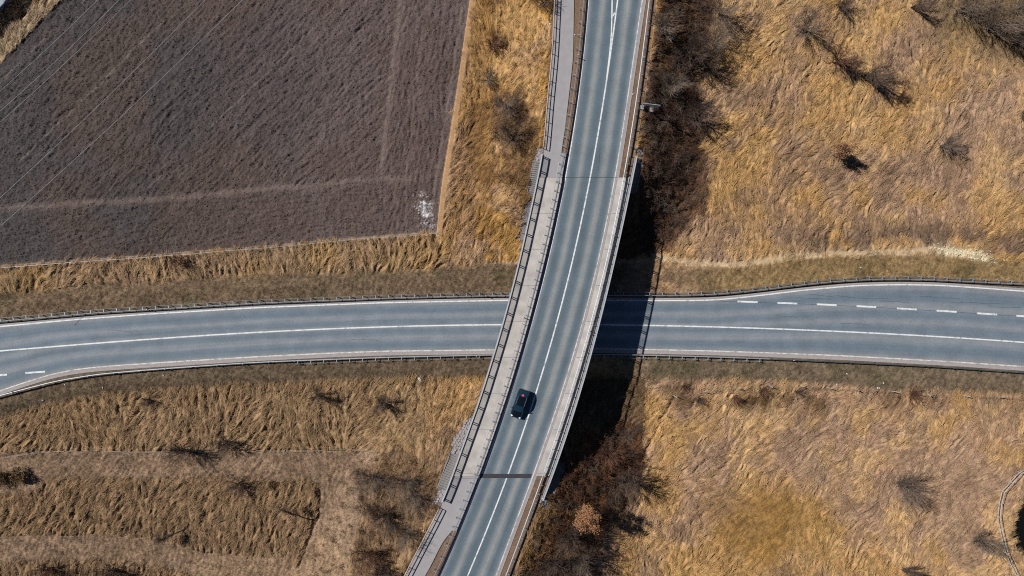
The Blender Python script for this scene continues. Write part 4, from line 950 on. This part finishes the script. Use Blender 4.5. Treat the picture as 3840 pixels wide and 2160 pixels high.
def leafy(seed, hgt, rad, nleaf, m, trunkm):
    r = random.Random(seed); S = MB(); v = []; f = []
    S.tube([(0, 0, -0.2), (0.05, 0.02, hgt*.4), (0.1, -0.05, hgt*.8)], 0.11, 6, r2=0.04, cap=False)
    for k in range(12):
        a = r.uniform(0, 6.28); z0 = hgt*r.uniform(.25, .6); S.tube([(0.05, 0, z0), (math.cos(a)*rad*.5, math.sin(a)*rad*.5, z0+hgt*.15), (math.cos(a)*rad*.85, math.sin(a)*rad*.85, z0+hgt*.3)], 0.04, 4, r2=0.01, cap=False)
    cl = [(r.uniform(0, 6.28), rad*math.sqrt(r.random())*.8, hgt*r.uniform(.4, .95)) for _ in range(34)]
    for _ in range(nleaf):
        a, q, z = r.choice(cl); c = Vector((math.cos(a)*q+r.gauss(0, rad*.16), math.sin(a)*q+r.gauss(0, rad*.16), z+r.gauss(0, hgt*.07)))
        n1_ = Vector((r.gauss(0, 1), r.gauss(0, 1), r.gauss(0.6, 1))).normalized(); t1 = n1_.orthogonal().normalized(); t2 = n1_.cross(t1); s = r.uniform(.05, .11); k = len(v)
        for x, y in ((-1, 0), (0, -.6), (1, 0), (0, .6)): w = c+t1*x*s+t2*y*s; v.append(tuple(w))
        f.append((k, k+1, k+2, k+3))
    return S.mesh('trunk', trunkm), mesh('leaves', v, f, m)
LF = {'oak': leafy(1, 5.4, 1.8, 5200, M_leaf, M_twigd), 'tall': leafy(5, 4.6, 1.05, 2600, M_leafr, M_twigd), 'rust': leafy(2, 3.1, 1.15, 3400, M_leafr, M_twigd), 'rustlow': leafy(3, 1.3, 1.3, 2200, M_leafo, M_twigd)}
def bush(u, v, kind, s, label, rz=None, group='bare bushes in the dry grass', tree=False):
    p = PG(u, v); leafk = kind in LF
    r = thing('small_tree' if tree else 'bush', label, 'tree' if tree else 'bush', p, group)
    a, b = (LF if leafk else SHR)[kind]; s *= {'rustlow': 1.0, 'oak': 1.0, 'tall': 1.15, 'rust': 1.35}.get(kind, 1.3); rz = random.uniform(0, 6.28) if rz is None else rz
    for nm, me in ((('trunk' if leafk or tree else 'stems'), a), ('leaves' if leafk else 'twigs', b)):
        o = part(nm, me, r, p, rz); o.scale = (s, s, s)
        if nm in ('leaves', 'twigs'): o['kind'] = 'stuff'
for args in (
    (3014,122,'grey1',1.1,'fan-shaped grey bush high on the right, above the rust brown bush'),
    (3136,236,'red1',1.5,'rust brown bushy shrub touching the large dark bush in the upper right meadow'),
    (3180,262,'dark2',1.0,'dark bush squeezed between the rust brown shrub and the large sprawling one'),
    (3236,288,'leanE',1.35,'large dark bush sprawling to the lower right in the upper right meadow',0.0),
    (3370,372,'red1',0.7,'small reddish brown bush beyond the tips of the large sprawling bush'),
    (3120,584,'tall',1.0,'isolated rust brown leafy shrub casting a dense dark shadow in the right meadow'),
    (3528,552,'grey2',1.0,'pale grey bare bush right of the isolated rust brown shrub'),
    (3150,30,'dark2',1.0,'bare bush at the top frame edge above the fan-shaped grey bush'),
    (3420,30,'leanE',0.9,'bare dark bush at the top frame edge right of the yellow grass',0.3),
    (3590,45,'big',1.1,'broad bare bush at the top frame edge in the right corner thicket'),
    (3700,110,'big',1.2,'large tangled bush in the middle of the top right corner thicket'),
    (3810,40,'big',1.2,'outermost bush of the top right corner thicket'),
    (3800,165,'dark1',1.2,'dark bush at the lower end of the top right corner thicket'),
    (3835,440,'grey2',1.1,'bare bush cut by the right frame edge beside a pale branch'),
    (2672,165,'big',0.85,'large grey bush right of the northern embankment thicket'),
    (2700,60,'grey1',1.1,'grey bush at the top frame edge beside the northern thicket'),
    (2640,250,'dark1',1.1,'dark bush on the right rim of the northern embankment thicket'),
    (2590,210,'dark1',1.2,'blackish bush in the middle of the northern embankment thicket'),
    (2600,450,'dark1',1.2,'dark mound-like bush at the widest part of the northern thicket'),
    (2520,330,'grey2',1.1,'greyish bush inside the northern thicket near the road sign'),
    (2480,120,'grey2',1.2,'grey bush of the northern thicket close to the upper guardrail'),
    (3365,1812,'big',0.9,'large spiky grey bush alone in the lower right meadow'),
    (3660,2015,'grey2',1.25,'low sprawling bush beside the round rail fence',0.2),
    (3385,2135,'leanE',0.8,'small dark bush at the bottom frame edge in the right meadow'),
    (2560,1450,'red1',0.55,'low brown bush left of the fence corner on the south verge'),
    (2618,1502,'dark2',0.6,'low brown bush just below the fence corner'),
    (2750,1492,'red1',0.6,'low brown bush below the wire fence, second from the fence corner'),
    (2855,1462,'red1',0.7,'round brown bush on the wire fence line in the middle of its length'),
    (2985,1470,'dark2',0.5,'brown bush touching the wire fence right of the round one'),
    (3410,1478,'red1',0.9,'reddish bush under the wire fence toward the right frame edge'),
    (2330,1790,'dark1',1.35,'dark bush above the orange-leaved tree on the south embankment'),
    (2280,1700,'red1',1.4,'reddish bush on the south embankment near the bridge shadow'),
    (2130,2000,'dark1',1.1,'blackish bush left of the orange-leaved tree'),
    (2180,2090,'grey1',1.0,'grey bush with pale twigs at the bottom of the south thicket'),
    (2070,2110,'dark2',1.2,'dark bush of the south thicket near the bottom frame edge'),
    (1400,1785,'big',0.85,'large bare bush, the left one of the pair above the footpath bend'),
    (1515,1800,'big',0.8,'large bare bush, the right one of the pair above the footpath bend'),
    (1560,1850,'grey1',0.9,'grey bush nearest the stairs at lower left'),
    (1450,1930,'dark1',1.1,'dark brown bush in the middle of the lower left thicket'),
    (1520,1990,'grey1',0.8,'grey bush between the thicket and the southern footpath railing'),
    (1400,2070,'red1',1.5,'reddish brown bush in the lower part of the lower left thicket'),
    (1440,2140,'dark2',1.3,'dark bush at the bottom frame edge in the lower left thicket'),
    (700,1688,'dark1',1.0,'bare bush straddling the sagging fence at lower left'),
    (850,1655,'dark2',1.1,'dark round bush just above the sagging fence'),
    (905,1810,'dark2',1.0,'dark bush at the top rim of the tall reed patch'),
    (1025,1815,'rustlow',0.6,'small olive bush at the upper right of the tall reed patch'),
    (85,1778,'rustlow',1.1,'brown bush near the left frame edge below the sagging fence'),
    (10,1790,'rustlow',1.0,'brown bush cut by the left frame edge below the sagging fence'),
    (560,1497,'dark2',0.6,'small dark bush on the rim of the mown south verge at left'),
    (1190,1480,'leanE',0.8,'bare bush in the tall grass below the south verge, left of the other'),
    (1420,1500,'leanE',1.0,'bare bush in the tall grass below the south verge, nearest the white board',0.3),
    (430,2135,'dark2',1.3,'dark bush at the bottom frame edge left of the mown strip'),
    (200,2130,'red1',1.3,'brown bush at the bottom frame edge near the left corner'),
    (1925,520,'dark1',1.1,'dark bush beside the north west footpath railing close to the stairs'),
    (1900,400,'grey1',0.9,'greyish bush on the western slope above the dark one'),
    (1850,170,'red1',1.1,'brown bush between the field edge and the footpath'),
    (2035,15,'dark2',1.0,'dark bush at the top frame edge beside the footpath railing'),
    (1830,300,'grey2',0.8,'bare bush in the yellow grass right of the field edge'),
    (680,985,'red1',0.9,'brown bush in the grass strip directly below the ploughed field')):
    bush(*args)
bush(2194, 1912, 'oak', 1.05, 'small tree with dead orange leaves on the south east embankment', tree=True, group=None)
bush(1372, 1890, 'thin', 0.9, 'slender bare tree at the left rim of the lower left thicket', tree=True, group=None)
def leaning_tree(base, tip, z, label, seed):
    A2 = PG(*base); r = random.Random(seed); B2 = P(tip[0], tip[1], z); root = thing('bare_tree', label, 'tree', A2)
    ax = [A2+(B2-A2)*t+np.array([r.uniform(-.1, .1), r.uniform(-.1, .1), 0.5*math.sin(t*2.6)]) for t in np.linspace(0, 1, 8)]
    part('trunk', MB().tube(ax, 0.12, 6, r2=0.03).mesh('trunk', M_twigd), root); W = MB()
    for _ in range(90):
        t = r.uniform(.35, 1)*7; i = min(int(t), 6); q = Vector(ax[i]).lerp(Vector(ax[i+1]), t-i); d = Vector(B2-A2).normalized(); o = Vector((r.gauss(0, 1), r.gauss(0, 1), r.gauss(0, .7)))*.6+d; l = r.uniform(.5, 1.6)
        q2 = q+o.normalized()*l; W.tube([q, q2], 0.018, 3, r2=0.008, cap=False)
        for _ in range(5):
            w = q.lerp(q2, r.random()); e = Vector((r.gauss(0, 1), r.gauss(0, 1), r.gauss(0, .6))).normalized()*l*.4; W.tube([w, w+e+d*l*.15], 0.009, 3, r2=0.005, cap=False)
    o = part('twigs', W.mesh('twigs', M_twigd), root); o['kind'] = 'stuff'
leaning_tree((1178, 1952), (1040, 1900), 3.5, 'leaning bare tree whose shadow crosses the right edge of the reed patch', 1)
leaning_tree((690, 1985), (600, 2025), 2.6, 'leaning bare tree at the lower rim of the reed patch', 2)

# ------------------------------------------------------------------ car
M_car = mat('black_blue_car_paint', (0.003, 0.005, 0.008), 0.16, 0.1, 0.7); M_car.node_tree.nodes['Principled BSDF'].inputs['Coat Weight'].default_value = 1.0
M_glass = mat('tinted_window_glass', (0.008, 0.028, 0.045), 0.08, 0.1, 0.8); M_tyre = mat('tyre_rubber', (0.015, 0.015, 0.015), 0.9); M_rim = mat('alloy_rim', (0.4, 0.4, 0.42), 0.3, 0.9)
M_lamp = mat('clear_headlight', (0.8, 0.85, 0.9), 0.15, 0.2, 0.8); M_tail = mat('dark_red_tail_light', (0.05, 0.006, 0.006), 0.08); M_stick = mat('red_sticker', C(225, 60, 95), 0.5); M_black = mat('black_trim', (0.01, 0.01, 0.01), 0.6)
cp = PD(1950, 1512, 0.0); fr = PD(1931, 1562, 0)-PD(1967, 1458, 0); cang = math.atan2(fr[1], fr[0])
car = thing('car', 'small black hatchback with a red mark on its rear window driving on the bridge', 'car', cp); car.rotation_euler = (0, math.atan(0.043*math.sin(cang)), cang)
def cpart(n, me, par=None, loc=(0, 0, 0), label=None):
    o = link(n, me); o.parent = par or car; o.location = loc
    if label: o['label'] = label
    return o
def loft(name, secs, m, caps=True):
    """secs: list of rings of equal length"""
    v = [p for s in secs for p in s]; k = len(secs[0]); f = []
    for i in range(len(secs)-1):
        for j in range(k): f.append((i*k+j, i*k+(j+1) % k, (i+1)*k+(j+1) % k, (i+1)*k+j))
    if caps: f.append(tuple(reversed(range(k)))); f.append(tuple((len(secs)-1)*k+j for j in range(k)))
    me = mesh(name, v, f, m, True); return me
def ring(x, w, zb, zt, cr=0.04):
    h = [(0.80, zb), (0.97, zb+0.10), (1.0, zb+0.28), (0.985, zt-0.22), (0.94, zt-0.10), (0.82, zt-0.02), (0.5, zt+cr*.7), (0.0, zt+cr)]
    return [(x, w*a, z) for a, z in h]+[(x, -w*a, z) for a, z in reversed(h[:-1])]
bst = [(-2.12, .55, .42, .72), (-2.09, .70, .32, .84), (-2.0, .79, .24, .92), (-1.75, .845, .2, .95), (-1.2, .86, .19, .93), (-.4, .86, .19, .92), (.5, .86, .19, .92), (.95, .855, .19, .93), (1.25, .85, .2, .89), (1.6, .83, .2, .83), (1.9, .77, .22, .74), (2.04, .66, .27, .66), (2.11, .5, .36, .58)]
bo = cpart('body', loft('body', [ring(*b) for b in bst], M_car))
def patch(name, f, nu, nv, m, par=None):
    v = [f(i/(nu-1), j/(nv-1)) for i in range(nu) for j in range(nv)]; fs = [(i*nv+j, i*nv+j+1, (i+1)*nv+j+1, (i+1)*nv+j) for i in range(nu-1) for j in range(nv-1)]
    return cpart(name, mesh(name, v, fs, m, True), par)
def roofw(x): return 0.60-0.03*abs(x+0.45)
rp_ = lambda a, b: (-1.15+1.37*a, (b*2-1)*(0.615), 1.425+0.05*(1-(2*b-1)**2)+0.03*(1-(2*a-1)**2))
patch('roof', rp_, 8, 9, M_car)
ws = lambda a, b: (0.22+0.80*a+0.10*(1-(2*b-1)**2)*a, (b*2-1)*(0.615+0.13*a), 1.425-0.52*a+0.05*(1-(2*b-1)**2)+0.03*math.sin(a*3.14))
patch('windscreen', ws, 7, 9, M_glass)
rw = lambda a, b: (-1.15-0.80*a-0.05*(1-(2*b-1)**2)*a, (b*2-1)*(0.615+0.11*a), 1.425-0.46*a+0.05*(1-(2*b-1)**2)+0.08*math.sin(a*3.14))
patch('rear_window', rw, 7, 9, M_glass)
for s in (1, -1):
    sw = lambda a, b, s=s: ((-1.15-0.80*b)+(1.37+1.60*b)*a, s*(0.615+0.20*b), 1.425-0.50*b)
    patch('side_window', sw, 8, 4, M_glass)
    cpart('roof_rail', MB().tube([(-1.1, s*.60, 1.45), (-.45, s*.605, 1.49), (.2, s*.60, 1.45)], 0.016, 6).mesh('roof_rail', M_zincd))
    for q0, q1 in (((.22, .615, 1.43), (1.02, .75, .91)), ((-1.15, .615, 1.43), (-1.95, .73, .97)), ((-.42, .63, 1.42), (-.42, .80, .94))):
        cpart('pillar', MB().tube([(q0[0], s*q0[1], q0[2]), (q1[0], s*q1[1], q1[2])], 0.035, 6).mesh('pillar', M_car))
    mr = cpart('wing_mirror', MB().box((0, 0, 0), (0.16, 0.22, 0.14), taper=.8).mesh('wing_mirror', M_car), loc=(0.78, s*0.95, 1.0)); cpart('mirror_arm', MB().box((0, -s*0.12, -0.04), (0.06, 0.14, 0.05)).mesh('mirror_arm', M_black), mr)
    cpart('headlight', MB().box((0, 0, 0), (0.26, 0.30, 0.10), rz=-s*0.5, taper=.75).mesh('headlight', M_lamp), loc=(1.90, s*0.58, 0.70))
    cpart('tail_light', MB().box((0, 0, 0), (0.12, 0.20, 0.26), rz=s*0.3, taper=.85).mesh('tail_light', M_tail), loc=(-2.02, s*0.66, 0.80))
    for x in (1.30, -1.30):
        t = MB(); t.tube([(0, -.1, 0), (0, .1, 0)], 0.31, 20); w_ = cpart('wheel', t.mesh('wheel', M_tyre), loc=(x, s*0.77, 0.31))
        cpart('rim', MB().tube([(0, s*.09, 0), (0, s*.11, 0)], 0.2, 12).mesh('rim', M_rim), w_)
cpart('front_bumper', MB().tube([(1.93, -.70, .36), (2.08, -.45, .36), (2.13, 0, .36), (2.08, .45, .36), (1.93, .70, .36)], 0.07, 8).mesh('front_bumper', M_black))
cpart('grille', MB().tube([(2.075, -.40, .58), (2.12, 0, .60), (2.075, .40, .58)], 0.03, 6).mesh('grille', M_rail))
cpart('wiper', MB().tube([(1.08, -.5, .96), (1.02, .1, .99), (.98, .3, 1.0)], 0.012, 4).mesh('wiper', M_black))
sp = []
for a_ in np.linspace(0, 2*math.pi, 13)[:-1]:
    k = 1+0.18*math.cos(3*a_); a0_ = 0.22+0.20*k*math.cos(a_)*1.0; b0_ = 0.46+0.13*k*math.sin(a_); q = rw(a0_, b0_); sp.append((q[0], q[1], q[2]+0.012))
cen = rw(0.22, 0.46); spf = [(12, i, (i+1) % 12) for i in range(12)]
cpart('sticker', mesh('sticker', sp+[(cen[0], cen[1], cen[2]+0.014)], spf, M_stick))
cpart('sticker_centre', MB().tube([(cen[0], cen[1], cen[2]+0.01), (cen[0], cen[1], cen[2]+0.02)], 0.045, 8).mesh('sticker_centre', M_white))
